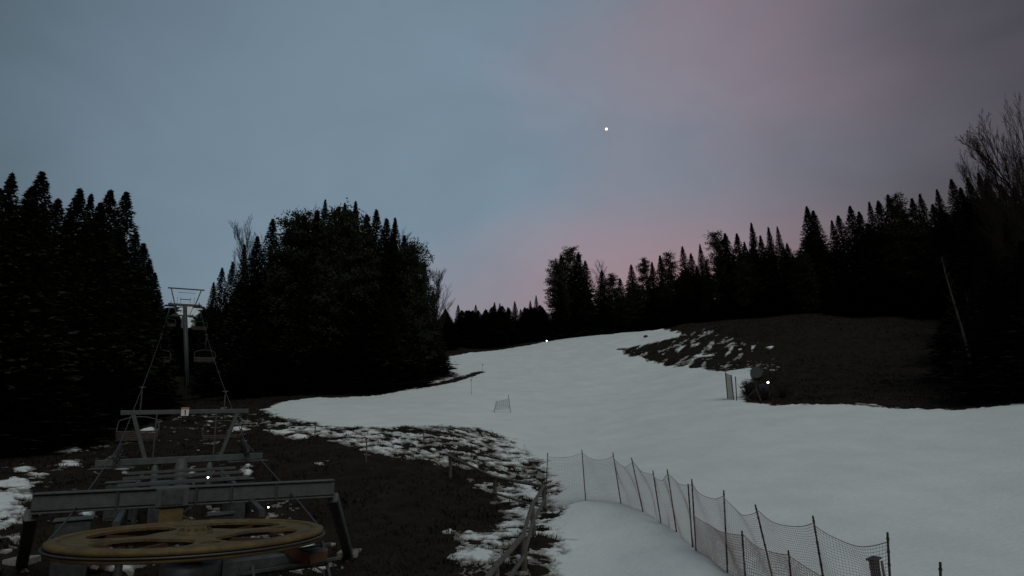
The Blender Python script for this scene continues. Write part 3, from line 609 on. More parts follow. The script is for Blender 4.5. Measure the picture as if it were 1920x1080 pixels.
# walkway rails from the wheel to the near support
ws = empty('maintenance_platform', L(6, 0, gz(*L(6, 0, 0)[:2])), 'dark steel maintenance frame with long rails between the rope wheel and the near support', 'frame')
zr = z0-.45
for s_ in (-1.25, 1.25): mb = MB(); mb.beam(L(1.6, s_, zr-.35), L(d0-.2, s_, zr), .12, .16, .015); mb.build('long_rail', M['darkmetal'], ws, True)
for i, dd in enumerate((6.2, 8.6, 11.0, 13.2)): zz_ = zr-.35+(dd-1.6)/(d0-1.8)*.35; mb = MB(); mb.beam(L(dd, -1.7, zz_+.13), L(dd, 1.7, zz_+.13), .10, .10, .01); mb.build('cross_bar', M['galv'], ws, True)
for dd, s_ in ((4.0, -1.25), (4.0, 1.25), (9.5, -1.25), (9.5, 1.25)): q = L(dd, s_, 0); zz_ = zr-.35+(dd-1.6)/(d0-1.8)*.35; mb = MB(); mb.tube([(q.x, q.y, gz(q.x, q.y)-.2), (q.x, q.y, zz_)], .08, 8); mb.build('leg', M['darkmetal'], ws, True)
for s0, s1 in ((-1.25, 1.25), (1.25, -1.25)): mb = MB(); mb.beam(L(9.5, s0, gz(*L(9.5, s0, 0)[:2])+.1), L(9.5, s1, zr-.2), .05, .05, .005); mb.build('brace', M['darkmetal'], ws, True)
for (px, py, r, wx, hh_, lab, mt) in ((228, 905, 24.5, .8, 1.0, 'squat dark equipment box on the ground left behind the portal beam', 'darkmetal'), (446, 900, 24.0, .9, 1.1, 'dark equipment box on the ground right behind the portal beam', 'black'), (300, 905, 23.0, .5, 1.5, 'narrow grey switch box between the support columns', 'galv'), (415, 965, 19.5, .6, .9, 'low dark box standing below the middle of the portal beam', 'darkmetal'), (140, 975, 19.0, .7, .7, 'low dark box below the left end of the portal beam', 'darkmetal')):
    q = V3(P(px, py, r)); g = gz(q.x, q.y); o = empty('equipment_box', (q.x, q.y, g), lab, 'box'); zt_ = max(q.z, g+hh_*.8)
    mb = MB(); mb.beam(Vector((q.x, q.y, (g+zt_)/2))-S*wx/2, Vector((q.x, q.y, (g+zt_)/2))+S*wx/2, .45, zt_-g, .03); mb.build('body', M[mt], o, True)
    mb = MB(); mb.beam(Vector((q.x, q.y, zt_+.03))-S*(wx/2+.05), Vector((q.x, q.y, zt_+.03))+S*(wx/2+.05), .55, .05, .01); mb.build('lid', M['galv'], o, True)
    mb = MB(); mb.beam(Vector((q.x, q.y, (g+zt_)/2))-S*wx*.4-D*.235, Vector((q.x, q.y, (g+zt_)/2))+S*wx*.4-D*.235, .02, (zt_-g)*.8, .005); mb.build('door', M['darkmetal'], o, True)
# number sign
sp = V3(P(347, 772, 26.3)); sg = empty('number_sign', sp, 'small white number plate with orange top edge on the lifting beam', 'sign')
mb = MB(); mb.beam(sp-S*.125, sp+S*.125, .015, .30, .003); mb.build('plate', M['white'], sg, True)
mb = MB(); mb.beam(sp-S*.118-D*.012+up*.12, sp+S*.118-D*.012+up*.12, .012, .05, .002); mb.build('top_band', M['redorange'], sg, True)
mb = MB(); mb.beam(sp-D*.013+up*.06+S*.01, sp-D*.013-up*.12+S*.01, .035, .01, .001); mb.beam(sp-D*.013+up*.055+S*.005, sp-D*.013+up*.02-S*.04, .02, .01, .001); mb.build('digit', M['black'], sg, True)
# far towers
def far_tower(dist, top, base, lab, fw, k):
    top = V3(top); base = V3(base); z = base.z = gz(base.x, base.y)
    t = empty('lift_tower', base, lab, 'lift tower', None)
    mb = MB(); mb.tube([base-up*.5, top-up*.2], [.40*k, .31*k], 20); mb.build('pole', M['galv'], t, True, True)
    mb = MB(); mb.beam(top-S*2.5, top+S*2.5, .34, .36, .03); mb.build('crossarm', M['galv'], t, True)
    a = top+up*.2; h = 2.55
    for s0, s1 in ((-1.55, -2.25), (1.55, 2.25)):
        mb = MB(); mb.beam(a+S*s0, a+S*s1+up*h, .16, .16, .015); mb.build('lifting_strut', M['galv'], t, True)
    mb = MB(); mb.beam(a-S*fw+up*h, a+S*fw+up*h, .17, .20, .02); mb.build('lifting_beam', M['galv'], t, True)
    mb = MB(); mb.beam(a-S*.8+up*.75, a+S*.8+up*.75, .1, .12, .01); mb.beam(a-S*1.2+up*1.9, a+S*1.4+up*1.9, .05, .06, .01)
    for s in (-1.2, -.7, .7, 1.3): mb.tube([a+S*s, a+S*s+up*1.15], .03, 6)
    mb.build('work_railing', M['galv'], t, True)
    for s in (-1, 1):
        mb = MB(); mb.beam(top+S*s*2.1-D*1.6-up*.75, top+S*s*2.1+D*1.8+up*.2, .06, .05, .01)
        for dd in (-1.4, -.4, .6, 1.6): mb.beam(top+S*s*1.2+D*dd+up*(dd*.27-.25), top+S*s*3.0+D*dd+up*(dd*.27-.25), .3, .04, .01)
        mb.build('catwalk', M['galv'], t, True)
    for s in (-GA, GA): sheaves(t, top+S*s+up*.05, (D+up*.27).normalized(), 8, .24)
    mb = MB()
    for s in (-.25, .25): mb.tube([base+D*-.55+S*s*.7, top-D*.5+S*s*.7-up*.3], .025, 6)
    H = (top-base).length
    for i in range(int(H/.35)): q = (base-D*.55).lerp(top-D*.5-up*.3, (i+.5)/int(H/.35)); mb.tube([q-S*.17, q+S*.17], .014, 4)
    mb.build('ladder', M['galv'], t, True)
    return top
tt1 = far_tower(114, P(347, 572, 114), P(350, 745, 112), 'tall tubular chairlift tower with flared lifting frame standing in the lane gap', 2.75, 1.0)
q2 = L(165, 0, 0); p2 = P(349, 592, math.hypot(q2.x, q2.y)); tt2 = far_tower(158, (q2.x, q2.y, p2[2]), (q2.x, q2.y, 0), 'smaller chairlift tower seen farther up the lane behind the tall one', 2.6, .9)
# haul rope
rp = empty('haul_rope', Wc, 'steel haul rope running round the ochre wheel and up the lane', 'rope')
def rope_z(d):
    a = (0, dz-.09), (d0, z0+.56), ((tt1-Wc).dot(D), tt1.z+.46), (165, tt2.z+.46)
    for (x0, y0), (x1, y1) in zip(a, a[1:]):
        if d <= x1: t = (d-x0)/(x1-x0); return y0+(y1-y0)*t-4*t*(1-t)*(x1-x0)**2*.00012
    return a[-1][1]
dT1 = (tt1-Wc).dot(D)
mb = MB(); ds = list(np.linspace(0, 165, 70))
pts = [L(d, -GA, rope_z(d)) for d in ds[:0:-1]]+[w.matrix_basis @ Vector((-GA*1.008*math.cos(a), -GA*1.008*math.sin(a), -.08)) for a in np.linspace(0, math.pi, 60)]+[L(d, GA, rope_z(d)) for d in ds[1:]]
mb.tube(pts, .018, 6); mb.build('cable', M['rope'], rp, True, True)
# chairs: origin at the rope, local x across, y along the line
def make_chair(label):
    o = empty('lift_chair', (0, 0, 0), label, 'lift chair', 'chairs hanging on the chairlift')
    m = MB(); m.beam((0, -.2, 0), (0, .2, 0), .09, .12); m.beam((-.16, 0, .03), (.16, 0, .03), .06, .05); m.build('grip', M['chair'], o)
    m = MB(); m.tube([(0, 0, 0), (0, .03, -.5), (0, .08, -1.1), (0, 0, -1.65)], .035, 8); m.build('hanger', M['chair'], o, smooth=True)
    m = MB(); pts = [(x, 0, -1.62-.22*(abs(x)/.95)**2.2) for x in np.linspace(-.95, .95, 13)]
    pts = [(-1.02, .0, -2.9), (-1.03, 0, -2.3)]+pts+[(1.03, 0, -2.3), (1.02, 0, -2.9)]; m.tube(pts, .032, 8); m.build('bail', M['chair'], o, smooth=True)
    m = MB()
    for i in range(7): m.beam((-1.0, -.08-.075*i+.0, -2.95+.006*i), (1.0, -.08-.075*i, -2.95+.006*i), .06, .03)
    m.build('seat', M['seat'], o)
    m = MB()
    for i in range(5): m.beam((-1.0, .02+.02*i, -2.84+.10*i), (1.0, .02+.02*i, -2.84+.10*i), .03, .075)
    m.build('backrest', M['seat'], o)
    m = MB(); m.tube([(-.98, .05, -2.15), (-.98, -.35, -2.1), (-.98, -.62, -2.4), (-.5, -.64, -2.42), (.5, -.64, -2.42), (.98, -.62, -2.4), (.98, -.35, -2.1), (.98, .05, -2.15)], .022, 8); m.build('safety_bar', M['chair'], o, smooth=True)
    for x in (-.5, .5): m = MB(); m.tube([(x, -.64, -2.42), (x, -.66, -3.2), (x-.2, -.66, -3.3), (x+.2, -.66, -3.3)], .018, 6); m.build('footrest', M['chair'], o)
    return o
proto = make_chair('left-hand lift chair farther away, hanging beside the tall tower pole')
CH = [(60, -GA, None), (61, GA, 'right-hand lift chair farther away, hanging in front of the wooded island'), (28.5, -GA, 'nearer left-hand lift chair hanging just above the lifting beam'),
      (27, GA, 'nearer right-hand lift chair, very dim, near the right end of the lifting beam'), (92, -GA, 'small lift chair close under the tall tower on its left'), (90, GA, 'small lift chair close under the tall tower on its right')]
for i, (d, s, lab) in enumerate(CH):
    o = proto if i == 0 else copy_tree(proto)
    o.location = L(d, s, rope_z(d)-.03); o.rotation_euler.z = yaw + (0 if s < 0 else math.pi)
    if lab: o['label'] = lab
# rusty guide and dark frame at the right underside of the wheel
q = V3(P(560, 1040, 12.4)); o = empty('rope_guide', Vector((q.x, q.y, gz(q.x, q.y))), 'rusty curved guide plate on a dark frame under the right side of the rope wheel', 'rope guide')
a = [V3(P(*t)) for t in ((520, 1012, 12.6), (545, 1034, 12.3), (580, 1050, 12.1), (612, 1042, 12.2))]
for k in range(3): m = MB(); m.beam(a[k], a[k+1], .05, .17, .01); m.build('guide_plate', M['rust'], o, True)
fr_ = [((440, 1052, 12.6), (620, 1020, 12.9)), ((455, 1076, 12.2), (640, 1046, 12.4)), ((470, 1040, 12.5), (478, 1100, 12.0)), ((604, 1016, 12.8), (622, 1100, 12.1))]
for t0_, t1_ in fr_: m = MB(); m.beam(V3(P(*t0_)), V3(P(*t1_)), .05, .06, .008); m.build('frame_bar', M['darkmetal'], o, True)
m = MB(); m.tube([V3(P(*t)) for t in ((575, 1100, 12.2), (572, 1074, 12.2), (590, 1062, 12.2), (606, 1070, 12.2), (610, 1100, 12.2))], .02, 7); m.build('hoop', M['darkmetal'], o, True, True)
b = V3(P(622, 1100, 12.1)); m = MB(); m.tube([b, Vector((b.x, b.y, gz(b.x, b.y)-.2))], .05, 8); m.build('post', M['darkmetal'], o, True)
b = V3(P(478, 1100, 12.0)); m = MB(); m.tube([b, Vector((b.x, b.y, gz(b.x, b.y)-.2))], .05, 8); m.build('post', M['darkmetal'], o, True)
# lamps
def lamp(px, py, r, lab, rad, post=True, hh=None):
    q = V3(P(px, py, r)); g = gz(q.x, q.y); o = empty('lamp', (q.x, q.y, g if post else q.z), lab, 'lamp')
    m = MB(); m.lathe([(0, -rad), (rad*.7, -rad*.7), (rad, 0), (rad*.7, rad*.7), (0, rad)], q, 14); m.build('bulb', M['bulb'], o, True, True)
    b = MB(); b.lathe([(0, rad*2.0), (rad*1.3, rad*1.7), (rad*1.6, rad*.9), (rad*1.4, rad*.9), (0, rad*1.2)], q, 14); b.build('shade', M['darkmetal'], o, True)
    if post:
        m = MB(); m.tube([(q.x, q.y+.06, g-.2), (q.x, q.y+.06, q.z+rad*1.5)], .035, 8); m.build('post', M['darkmetal'], o, True)
    else:
        m = MB(); m.tube([q+Vector((0, 0, rad*1.6)), q+Vector((0, .1, rad*4))], .012, 6); m.build('bracket', M['darkmetal'], o, True)
lamp(1025, 639, 131, 'tiny lit lamp on the crest of the piste before the far trees', .13)
lamp(1440, 717, 47, 'bright lit lamp on a short post right of the snow gun', .07)
lamp(390, 895, 25.6, 'small lit lamp on the near lift support above the portal beam', .034, False)
lamp(503, 951, 16.2, 'small lit lamp hanging below the right half of the portal beam', .019, False)
lamp(451, 1059, 12.4, 'small lit lamp under the rope wheel, left of a close pair', .012, False)
lamp(460, 1056, 12.5, 'small lit lamp under the rope wheel, right of a close pair', .012, False)
mo = MB(); q = V3(CAM+ray(1137, 242)*900); mo.lathe([(0.001, -1.9), (1.0, -1.6), (1.7, -.9), (1.9, 0), (1.7, .9), (1.0, 1.6), (0.001, 1.9)], q, 20)
mo = mo.build('moon', M['star'], None, smooth=True); tag(mo, 'small bright pale point of light high in the evening sky', 'moon')

# stuff under the wheel: station clutter
q = hp(168, 1066)
o = empty('net_bundle', q, 'heap of dark red netting with a pink patch on the ground below the rope wheel', 'net bundle')
m = MB(); rd = random.Random(3)
for i in range(40):
    a = rd.uniform(0, 6.28); p0 = q+Vector((math.cos(a)*.5, math.sin(a)*.5, rd.uniform(0, .35))); a += rd.uniform(1, 3)
    p1 = q+Vector((math.cos(a)*.45, math.sin(a)*.45, rd.uniform(0, .5))); m.tube([p0, p0.lerp(p1, .5)+Vector((0, 0, .2)), p1], .05, 6)
m.build('netting', M['net'], o, True)
m = MB(); m.lathe([(0, .0), (.10, .02), (.13, .18), (.10, .34), (0, .38)], q+Vector((0, -.5, .35)), 10); m.build('pink_roll', M['pink'], o, True, True)

# ------------------------------------------------------------------ fences
wf = empty('wooden_fence', hp(1018, 961), 'weathered two-rail wooden fence turning a corner at the edge of the snow', 'fence')
posts = [(844, 873, 891, 29.5), (927, 894, 938, 26.7), (1019, 911, 961, 24), (998, 956, 1012, 20.2), (980, 1003, 1072, 16.3), (929, 1060, 1150, 12.9)]
tops = []; lows = []
for i, (px, y0, y1, r) in enumerate(posts):
    t = V3(P(px, y0, r)); g = gz(t.x, t.y); m = MB()
    if t.z-g < .8: t.z = g+.95
    tops.append(t.copy()); lows.append(Vector((t.x, t.y, t.z-.50)))
    m.tube([(t.x, t.y, g-.3), (t.x+.01, t.y, (g+t.z)/2), (t.x, t.y, t.z+.06)], [.085, .078, .072], 9); m.build('post', M['wood'], wf, True)
def rail(a, b, r=.055, off=Vector((0, -.1, 0))):
    d = (b-a).normalized(); m = MB(); a = a-d*.18+off; b = b+d*.18+off; mid = a.lerp(b, .5)+Vector((.0, 0, -.02))
    m.tube([a, mid, b], [r, r*.95, r*.85], 8); m.build('rail', M['wood'], wf, True)
for i in range(len(tops)-1):
    rail(tops[i], tops[i+1], .062)
    if i >= 2: rail(lows[i], lows[i+1], .055)
    elif i == 1: rail(lows[i]+Vector((0, 0, -.15)), lows[i+1]+Vector((0, 0, -.25)), .045)
# beyond the frame
e = Vector((-1.6, 8.5, 0)); e.z = gz(e.x, e.y)+.95; rail(tops[-1], e, .06); rail(lows[-1], e-up*.5, .05)
m = MB(); m.tube([(e.x, e.y, e.z-1.2), (e.x, e.y, e.z+.05)], .08, 9); m.build('post', M['wood'], wf, True)
for (px, y0, y1, lab) in ((794, 812, 835, 'short thin stake among the patchy snow left of the piste'), (686, 826, 868, 'taller thin stake on the dark grass bank left of the patchy snow'), (590, 800, 822, 'thin stake at the edge of the snow nearest the lift')):
    b = hp(px, y1); r = math.hypot(b.x, b.y); hgt = (y1-y0)/FPX*r; o = empty('stake', b, lab, 'stake', 'stakes on the bank')
    m = MB(); m.tube([b-up*.2, b+up*hgt*.5+S*.02, b+up*hgt], [.035, .032, .028], 7); m.build('shaft', M['wood'], o, True); m = MB(); m.tube([b+up*(hgt-.12), b+up*(hgt+.01)], .04, 7); m.build('cap', M['darkmetal'], o, True)

# safety net: (top px, top py, base px, base py, distance, label)
NP = [(1027, 849, 1023, 940, 24.0, 'net pole beside the corner of the wooden fence, leftmost of the long net'),
      (1091, 843, 1098, 937, 23.9, 'net pole standing highest on the slope, second from the wooden fence'),
      (1149, 848, 1164, 942, 22.4, 'left-leaning net pole, third from the wooden fence'),
      (1184, 858, 1205, 957, 20.6, 'strongly left-leaning net pole, fourth from the wooden fence'),
      (1224, 882, 1239, 978, 19.4, 'net pole fifth from the wooden fence'),
      (1251, 880, 1268, 994, 18.0, 'net pole sixth from the wooden fence'),
      (1297, 898, 1305, 1030, 16.2, 'right one of two net poles standing close together'),
      (1357, 919, 1364, 1070, 14.6, 'thick nearly upright net pole just right of the close pair'),
      (1416, 946, 1455, 1110, 13.2, 'left-leaning net pole, first tall one right of the upright pole'),
      (1524, 967, 1553, 1140, 11.7, 'left-leaning net pole with the net knotted round its top'),
      (1664, 998, 1674, 1190, 10.5, 'last tall net pole at the right end of the net')]
SNP = [(1290, 907, 1299, 1029, 16.5, 'left one of two net poles standing close together'),
       (1391, 995, 1400, 1120, 13.6, 'short net pole of the lower net, left of its sagging middle'),
       (1478, 1032, 1490, 1150, 12.4, 'short net pole of the lower net, right of its sagging middle'),
       (1763, 1054, 1766, 1220, 9.6, 'lone pole tip at the bottom edge right of the net')]
def npole(t):
    a = V3(P(t[0], t[1], t[4])); b = V3(P(t[2], t[3], t[4])); g = gz(b.x, b.y)
    if b.z < g-.2 or b.z > g: d = (b-a); b = a+d*((g-a.z)/d.z)
    o = empty('net_pole', b, t[5], 'pole', 'poles of the safety net')
    m = MB(); m.tube([b-(a-b).normalized()*.25, b, a], [.018, .018, .015], 8); 
    for k in range(int((a-b).length/.16)): q = b.lerp(a, (k+.5)/int((a-b).length/.16)); m.tube([q-up*.012, q+up*.012], .022, 8)
    m.build('shaft', M['pole'], o, True)
    return a, b
ends = [npole(t) for t in NP]; se = [npole(t) for t in SNP]
def netting(ends, lab, cell, sag, tw, topf=.93, bend=.0, lowf=.02, group=None, wst=.0035):
    verts = []; faces = []; cols = []
    def seg(i): return ends[i], ends[i+1]
    path = []
    for i in range(len(ends)-1):
        (a0, b0_), (a1, b1) = seg(i); Ls = (a1-a0).length; nn = max(3, int(Ls/cell)); sg = sag*(.55+.45*((i*37) % 5)/3)*min(1.25, Ls/2)
        for k in range(nn+(1 if i == len(ends)-2 else 0)):
            t = k/nn; top = (b0_.lerp(a0, topf)).lerp(b1.lerp(a1, topf), t)-up*sg*4*t*(1-t); bot = b0_.lerp(b1, t)
            bot.z = max(gz(bot.x, bot.y)+.05, bot.z+lowf-.1*4*t*(1-t)*.3); side = Vector((-(a1-a0).y, (a1-a0).x, 0)).normalized()
            path.append((top, bot, side, i+t))
    rows = max(6, int(((path[0][0]-path[0][1]).length)/cell)); G = []
    for j, (tp, bt, sd, u) in enumerate(path):
        col = []
        for r in range(rows+1):
            v = r/rows; q = bt.lerp(tp, v); bl = math.sin(u*math.pi)**2*.10*math.sin(v*math.pi)+.03*math.sin(u*9+v*5)
            col.append(q+sd*bl-up*(.03*math.sin(u*7.3+v*6)*(1-v)*v*4))
        G.append(col)
    def strand(p, q, w):
        d = (q-p); n_ = d.cross(Vector((0.2, 1, .1))); n_.normalize(); n_ *= w; k = len(verts)
        n2 = d.cross(n_).normalized()*w
        verts.extend([p-n_, p+n_*.5+n2, p+n_*.5-n2, q-n_, q+n_*.5+n2, q+n_*.5-n2]); faces.extend([(k, k+1, k+4, k+3), (k+1, k+2, k+5, k+4), (k+2, k, k+3, k+5)])
    for j in range(len(G)):
        for r in range(rows+1):
            if r < rows: strand(G[j][r], G[j][r+1], wst)
            if j < len(G)-1:
                strand(G[j][r], G[j+1][r], wst*(2.2 if r in (0, rows) else 1.25))
    o = empty('safety_net', ends[0][1], lab, 'safety net', group)
    m = MB(); m.v = [tuple(v) for v in verts]; m.f = faces; m.build('mesh', M['net'], o, True)
    for r in (0, rows):
        m = MB(); m.tube([c_[r] for c_ in G], .007, 5); m.build('edge_cord', M['net'], o, True)
    return o
netting(ends, 'long sagging faded red safety net strung on leaning poles across the snow', .055, .24, 0, group=None, wst=.0023)
sl = [(ends[6][0].lerp(ends[6][1], .45), ends[6][1]), se[1], se[2], (se[2][0]+Vector((1.6, -2.2, -.6)), se[2][1]+Vector((1.6, -2.2, -.1)))]
netting(sl, 'lower denser red net slumping behind the near poles of the long net', .045, .16, 0, wst=.0036)
# dark post in the net's right end
b = V3(P(1638, 1049, 11.6)); g = gz(b.x, b.y); o = empty('padded_post', (b.x, b.y, g), 'short thick dark post with pale edge strip at the right end of the net', 'post')
m = MB(); m.beam((b.x, b.y, g-.2), b, .12, .12, .02); m.build('pad', M['black'], o, True); m = MB(); m.beam((b.x+.11, b.y-.02, g-.1), b+Vector((.11, -.02, -.02)), .03, .03); m.build('edge_strip', M['wood'], o, True)
m = MB(); m.beam(b-S*.09, b+S*.10+up*.02, .14, .03); m.build('cap', M['black'], o, True)

# small gate with net on the piste
a0 = V3(P(931, 752, 51)); a1 = V3(P(953, 740, 51)); b0_ = hp(925, 777); b1 = hp(958, 776)
go = empty('piste_gate', b0_, 'small piste marker of two splayed sticks with pale net between, alone on the snow', 'marker')
for a, b in ((a0, b0_), (a1, b1)): m = MB(); m.tube([b-up*.2, a], .03, 6); m.build('stick', M['net'], go, True)
m = MB()
for k in range(9):
    v = .3+.08*k; m.tube([b0_.lerp(a0, v), b1.lerp(a1, v*.82)], .010, 4)
for k in range(8): m.tube([b0_.lerp(a0, .3).lerp(b1.lerp(a1, .25), k/7), b0_.lerp(a0, .95).lerp(b1.lerp(a1, .78), k/7)], .008, 4)
m.build('net', M['galv'], go, True)
for (px, y0, y1, lab) in ((905, 682, 694, 'tiny marker pole on the upper snow near the bare strip'), (884, 712, 742, 'thin marker pole on the snow below the bare strip')):
    b = hp(px, y1); r = math.hypot(b.x, b.y); hgt = (y1-y0)/FPX*r; o = empty('marker_pole', b, lab, 'pole', 'marker poles on the upper snow')
    m = MB(); m.tube([b-up*.2, b+up*hgt], .022, 6); m.build('shaft', M['net'], o, True); m = MB(); m.tube([b+up*(hgt-.25), b+up*hgt], .035, 6); m.build('tip', M['pole'], o, True)

# net screen and snow gun on the knoll side
se2 = []
for t in ((1360, 698, 1364, 746, 48.5), (1371, 703, 1376, 751, 47.5), (1379, 706, 1381, 752, 47)):
    a = V3(P(*t[:2], t[4])); b = V3(P(*t[2:4], t[4])); b.z = gz(b.x, b.y); se2.append((a, b))
so = empty('net_screen', se2[0][1], 'short upright screen of brown net on thin poles left of the snow gun', 'net screen')
for a, b in se2: m = MB(); m.tube([b-up*.2, a], .035, 7); m.build('pole', M['pole'], so, True)
m = MB(); (a0, b0_), (a1, b1) = se2[:2]
for k in range(26): v = .02+.95*k/25; m.tube([b0_.lerp(a0, v), b1.lerp(a1, v)], .016, 4)
for k in range(9): m.tube([b0_.lerp(b1, k/8)+up*.05, a0.lerp(a1, k/8)-up*.06], .014, 4)
m.build('netting', M['net'], so, True)
q = hp(1420, 742); q = V3(P(1419, 740, 47.5)); q.z = gz(q.x, q.y); c0 = V3(P(1418, 702, 47.5))
sn = empty('snow_gun', q, 'dark fan snow gun on a tripod at the grass edge beside the net screen', 'snow gun')
dv = Vector((-.35, -1, .0)).normalized(); m = MB()
m.tube([c0-dv*.55-up*.1, c0-dv*.45-up*.08, c0+dv*.0, c0+dv*.45+up*.08, c0+dv*.5+up*.09], [.20, .38, .42, .36, .38], 20); m.build('drum', M['blue'], sn, True, True)
m = MB(); m.lathe([(.0, .05), (.36, .05), (.38, -.02), (0, -.02)], c0-Vector((0, 0, 0)), 20); me_ = m
m = MB(); m.tube([c0+dv*.49+up*.09, c0+dv*.56+up*.1], [.40, .40], 20); m.build('nozzle_ring', M['darkmetal'], sn, True)
m = MB(); m.tube([q+up*.55, c0-up*.36], .07, 8); m.build('mast', M['darkmetal'], sn, True)
for k in range(3):
    a = k*2.09+.4; m = MB(); f = q+Vector((math.cos(a)*.9, math.sin(a)*.9, 0)); f.z = gz(f.x, f.y); m.tube([q+up*.7, f], .05, 7); m.build('leg', M['darkmetal'], sn, True)
m = MB(); m.beam(q+Vector((.3, 0, .75)), q+Vector((.75, 0, .75)), .4, .6, .03); m.build('control_box', M['blue'], sn, True)
m = MB(); m.beam(c0-Vector((.35, 0, 0))+up*.50, c0+Vector((.35, 0, 0))+up*.50, .5, .04); m.build('hood', M['galv'], sn, True)
# bushes of dead stalks beside the gun
for i, (px, py, lab) in enumerate(((1404, 745, 'brown leafless shrub at the snow edge left of the snow gun foot'), (1436, 752, 'brown leafless shrub right of the snow gun foot'), (1470, 748, 'brown leafless shrub farthest right of the snow gun'))):
    b = hp(px, py); o = empty('shrub', b, lab, 'shrub', 'leafless shrubs by the snow gun'); m = MB(); rd = random.Random(i)
    for k in range(70):
        a = rd.uniform(0, 6.28); e = rd.uniform(.3, 1.3); s = rd.uniform(.2, .8)
        p1 = b+Vector((math.cos(a)*s*.5, math.sin(a)*s*.5, e*.5)); p2 = b+Vector((math.cos(a)*s, math.sin(a)*s, e)); m.tube([b, p1, p2], [.02, .013, .006], 4, False)
    m.build('branches', M['twig'], o, True)
a = hp(1607, 762); b = hp(1652, 766); a.z += .1; b.z += .1
m = MB(); m.beam(a, b, .22, .06); o = m.build('plank', M['plank']); tag(o, 'long pale plank lying along the snow edge below the knoll', 'plank')
b = hp(1211, 633); m = MB(); rd = random.Random(4)
m.lathe([(0, -.2), (.45, -.2), (.40, .1), (.32, .35), (.18, .42), (0, .40)], b, 9); o = m.build('tree_stump', M['bark']); tag(o, 'small dark stump poking out of the upper snow', 'stump')
# clods beside the fence posts
for i, (px, py, w_, lab) in enumerate(((1030, 972, .42, 'dark clod of earth right of the fence corner'), (1016, 992, .2, 'small dark clod below the fence corner'), (1012, 1020, .45, 'large dark earth clod beside the sloping rails'), (1004, 1076, .35, 'dark earth clod at the picture bottom by the fence'), (905, 905, .4, 'dark turf clod beside the second fence post'))):
    b = hp(px, py); m = MB(); rd = random.Random(i+50); pts = []; N = 14
    for a in range(N):
        pts.append([(rr*w_*(1+.35*math.sin(a*1.7+i)+rd.uniform(-.15, .15)), hh_*w_+rd.uniform(-.02, .02)) for rr, hh_ in ((1.0, -.15), (.8, .14), (.5, .26), (.15, .30))])
    vs = []
    for a in range(N):
        for rr, hh_ in pts[a]: vs.append(b+Vector((rr*math.cos(a*6.283/N), rr*math.sin(a*6.283/N), hh_)))
    k = len(vs); vs.append(b+up*w_*.3); fs = [(a*4+r_, ((a+1) % N)*4+r_, ((a+1) % N)*4+r_+1, a*4+r_+1) for a in range(N) for r_ in range(3)]+[(a*4+3, ((a+1) % N)*4+3, k) for a in range(N)]
    m.add(vs, fs); o = m.build('earth_clod', M['ground'], None, smooth=True); tag(o, lab, 'clod', 'earth clods along the fence')

# ------------------------------------------------------------------ sky, light, camera
wd = bpy.data.worlds.new('World'); scene.world = wd; wd.use_nodes = True; nt = wd.node_tree; bg = nt.nodes['Background']
N_ = nt.nodes.new; Lk = nt.links.new
sky = N_('ShaderNodeTexSky'); sky.sky_type = 'NISHITA'; sky.sun_disc = False; sky.sun_elevation = R(2.0); sky.sun_rotation = R(200); sky.air_density = 1.2; sky.dust_density = 2.0; sky.ozone_density = 2.0
tc = N_('ShaderNodeTexCoord'); sp_ = N_('ShaderNodeSeparateXYZ'); Lk(tc.outputs['Generated'], sp_.inputs[0])
nz_ = N_('ShaderNodeTexNoise'); nz_.inputs['Scale'].default_value = 1.5; nz_.inputs['Detail'].default_value = 4; nz_.inputs['Roughness'].default_value = .45
mp = N_('ShaderNodeMapping'); mp.inputs['Scale'].default_value = (1, 1, 1.7); mp.inputs['Location'].default_value = (.35, .1, .2); Lk(tc.outputs['Generated'], mp.inputs[0]); Lk(mp.outputs[0], nz_.inputs['Vector'])
def math_(op, a, b=None, cl=False):
    m = N_('ShaderNodeMath'); m.operation = op; m.use_clamp = cl
    for i, v in enumerate((a, b)):
        if v is None: continue
        if hasattr(v, 'links') or hasattr(v, 'is_output'): Lk(v, m.inputs[i])
        else: m.inputs[i].default_value = v
    return m.outputs[0]
# veil of evening cloud: pinker to the right and low down, blue-grey to the left
f1 = math_('MULTIPLY_ADD', sp_.outputs['X'], 1.45); f1.node.inputs[2].default_value = -.10
low = math_('SUBTRACT', .36, sp_.outputs['Z']); low = math_('MULTIPLY', low, 2.8); low = math_('MAXIMUM', low, 0)
nn_ = math_('SUBTRACT', nz_.outputs['Fac'], .5); nn_ = math_('MULTIPLY', nn_, 1.8)
f = math_('ADD', f1, low); f = math_('ADD', f, nn_, True)
mx = N_('ShaderNodeMix'); mx.data_type = 'RGBA'; Lk(f, mx.inputs[0]); mx.inputs[6].default_value = (.112, .156, .198, 1); mx.inputs[7].default_value = (.215, .130, .146, 1)
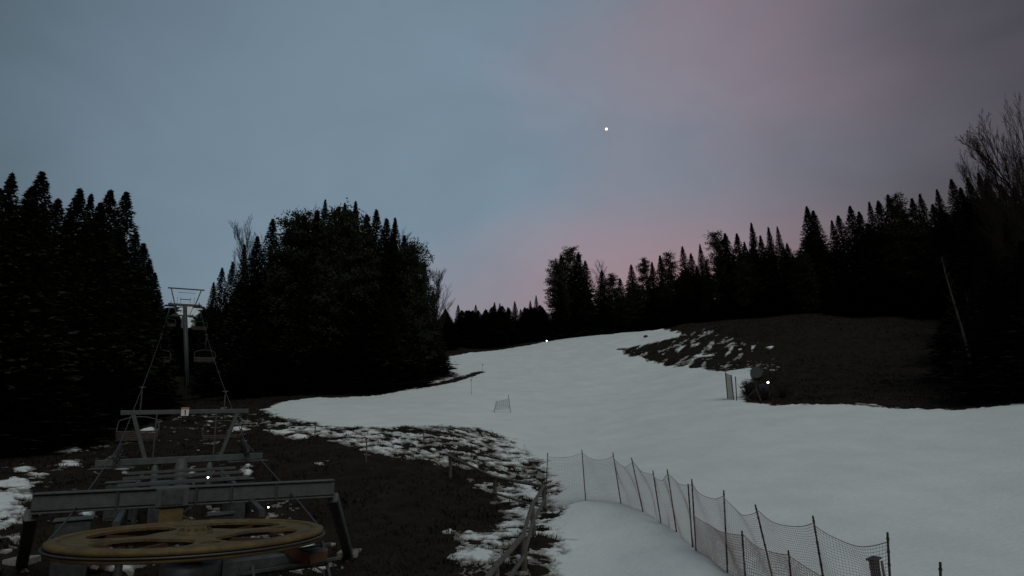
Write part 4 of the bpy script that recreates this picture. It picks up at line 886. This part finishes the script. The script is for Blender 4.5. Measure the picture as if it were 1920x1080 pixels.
# twilight glow: the cloud veil is brightest over the hill and fades towards the sides and the zenith
gd = N_('ShaderNodeVectorMath'); gd.operation = 'DOT_PRODUCT'; Lk(tc.outputs['Generated'], gd.inputs[0]); gd.inputs[1].default_value = Vector((-.10, .92, .36)).normalized()
mr = N_('ShaderNodeMapRange'); mr.interpolation_type = 'SMOOTHSTEP'; mr.inputs[1].default_value = .68; mr.inputs[2].default_value = 1.0; mr.inputs[3].default_value = .36; mr.inputs[4].default_value = 1.50
Lk(gd.outputs['Value'], mr.inputs[0]); br = mr.outputs[0]
n3 = N_('ShaderNodeTexNoise'); n3.inputs['Scale'].default_value = 3.0; n3.inputs['Detail'].default_value = 6; n3.inputs['Roughness'].default_value = .55; n3.inputs['Distortion'].default_value = .4; Lk(mp.outputs[0], n3.inputs['Vector'])
n4 = math_('SUBTRACT', n3.outputs['Fac'], .5); n4 = math_('MULTIPLY', n4, .55); br = math_('ADD', br, n4)
vm = N_('ShaderNodeVectorMath'); vm.operation = 'SCALE'; Lk(mx.outputs[2], vm.inputs[0]); Lk(br, vm.inputs[3])
sk = N_('ShaderNodeVectorMath'); sk.operation = 'SCALE'; Lk(sky.outputs[0], sk.inputs[0]); sk.inputs[3].default_value = .03
ad = N_('ShaderNodeVectorMath'); ad.operation = 'ADD'; Lk(vm.outputs[0], ad.inputs[0]); Lk(sk.outputs[0], ad.inputs[1])
Lk(ad.outputs[0], bg.inputs['Color']); bg.inputs['Strength'].default_value = 1.0
sl_ = bpy.data.lights.new('evening_sun', 'SUN'); sl_.energy = .85; sl_.angle = R(40); sl_.color = (.93, 1, .97)
so_ = bpy.data.objects.new('evening_sun', sl_); link(so_); so_.rotation_euler = (R(42), 0, R(28))
cd = bpy.data.cameras.new('camera'); cd.sensor_width = 36; cd.lens = 36*FPX/1920; cd.clip_start = .1; cd.clip_end = 6000
co = bpy.data.objects.new('camera', cd); link(co)
co.matrix_world = Matrix(((RV[0], UV[0], -F[0], 0), (RV[1], UV[1], -F[1], 0), (RV[2], UV[2], -F[2], CAMZ), (0, 0, 0, 1)))
scene.camera = co
scene.view_settings.view_transform = 'Standard'; scene.view_settings.look = 'None'; scene.view_settings.exposure = 0; scene.view_settings.gamma = 1
scene.render.engine = 'CYCLES'
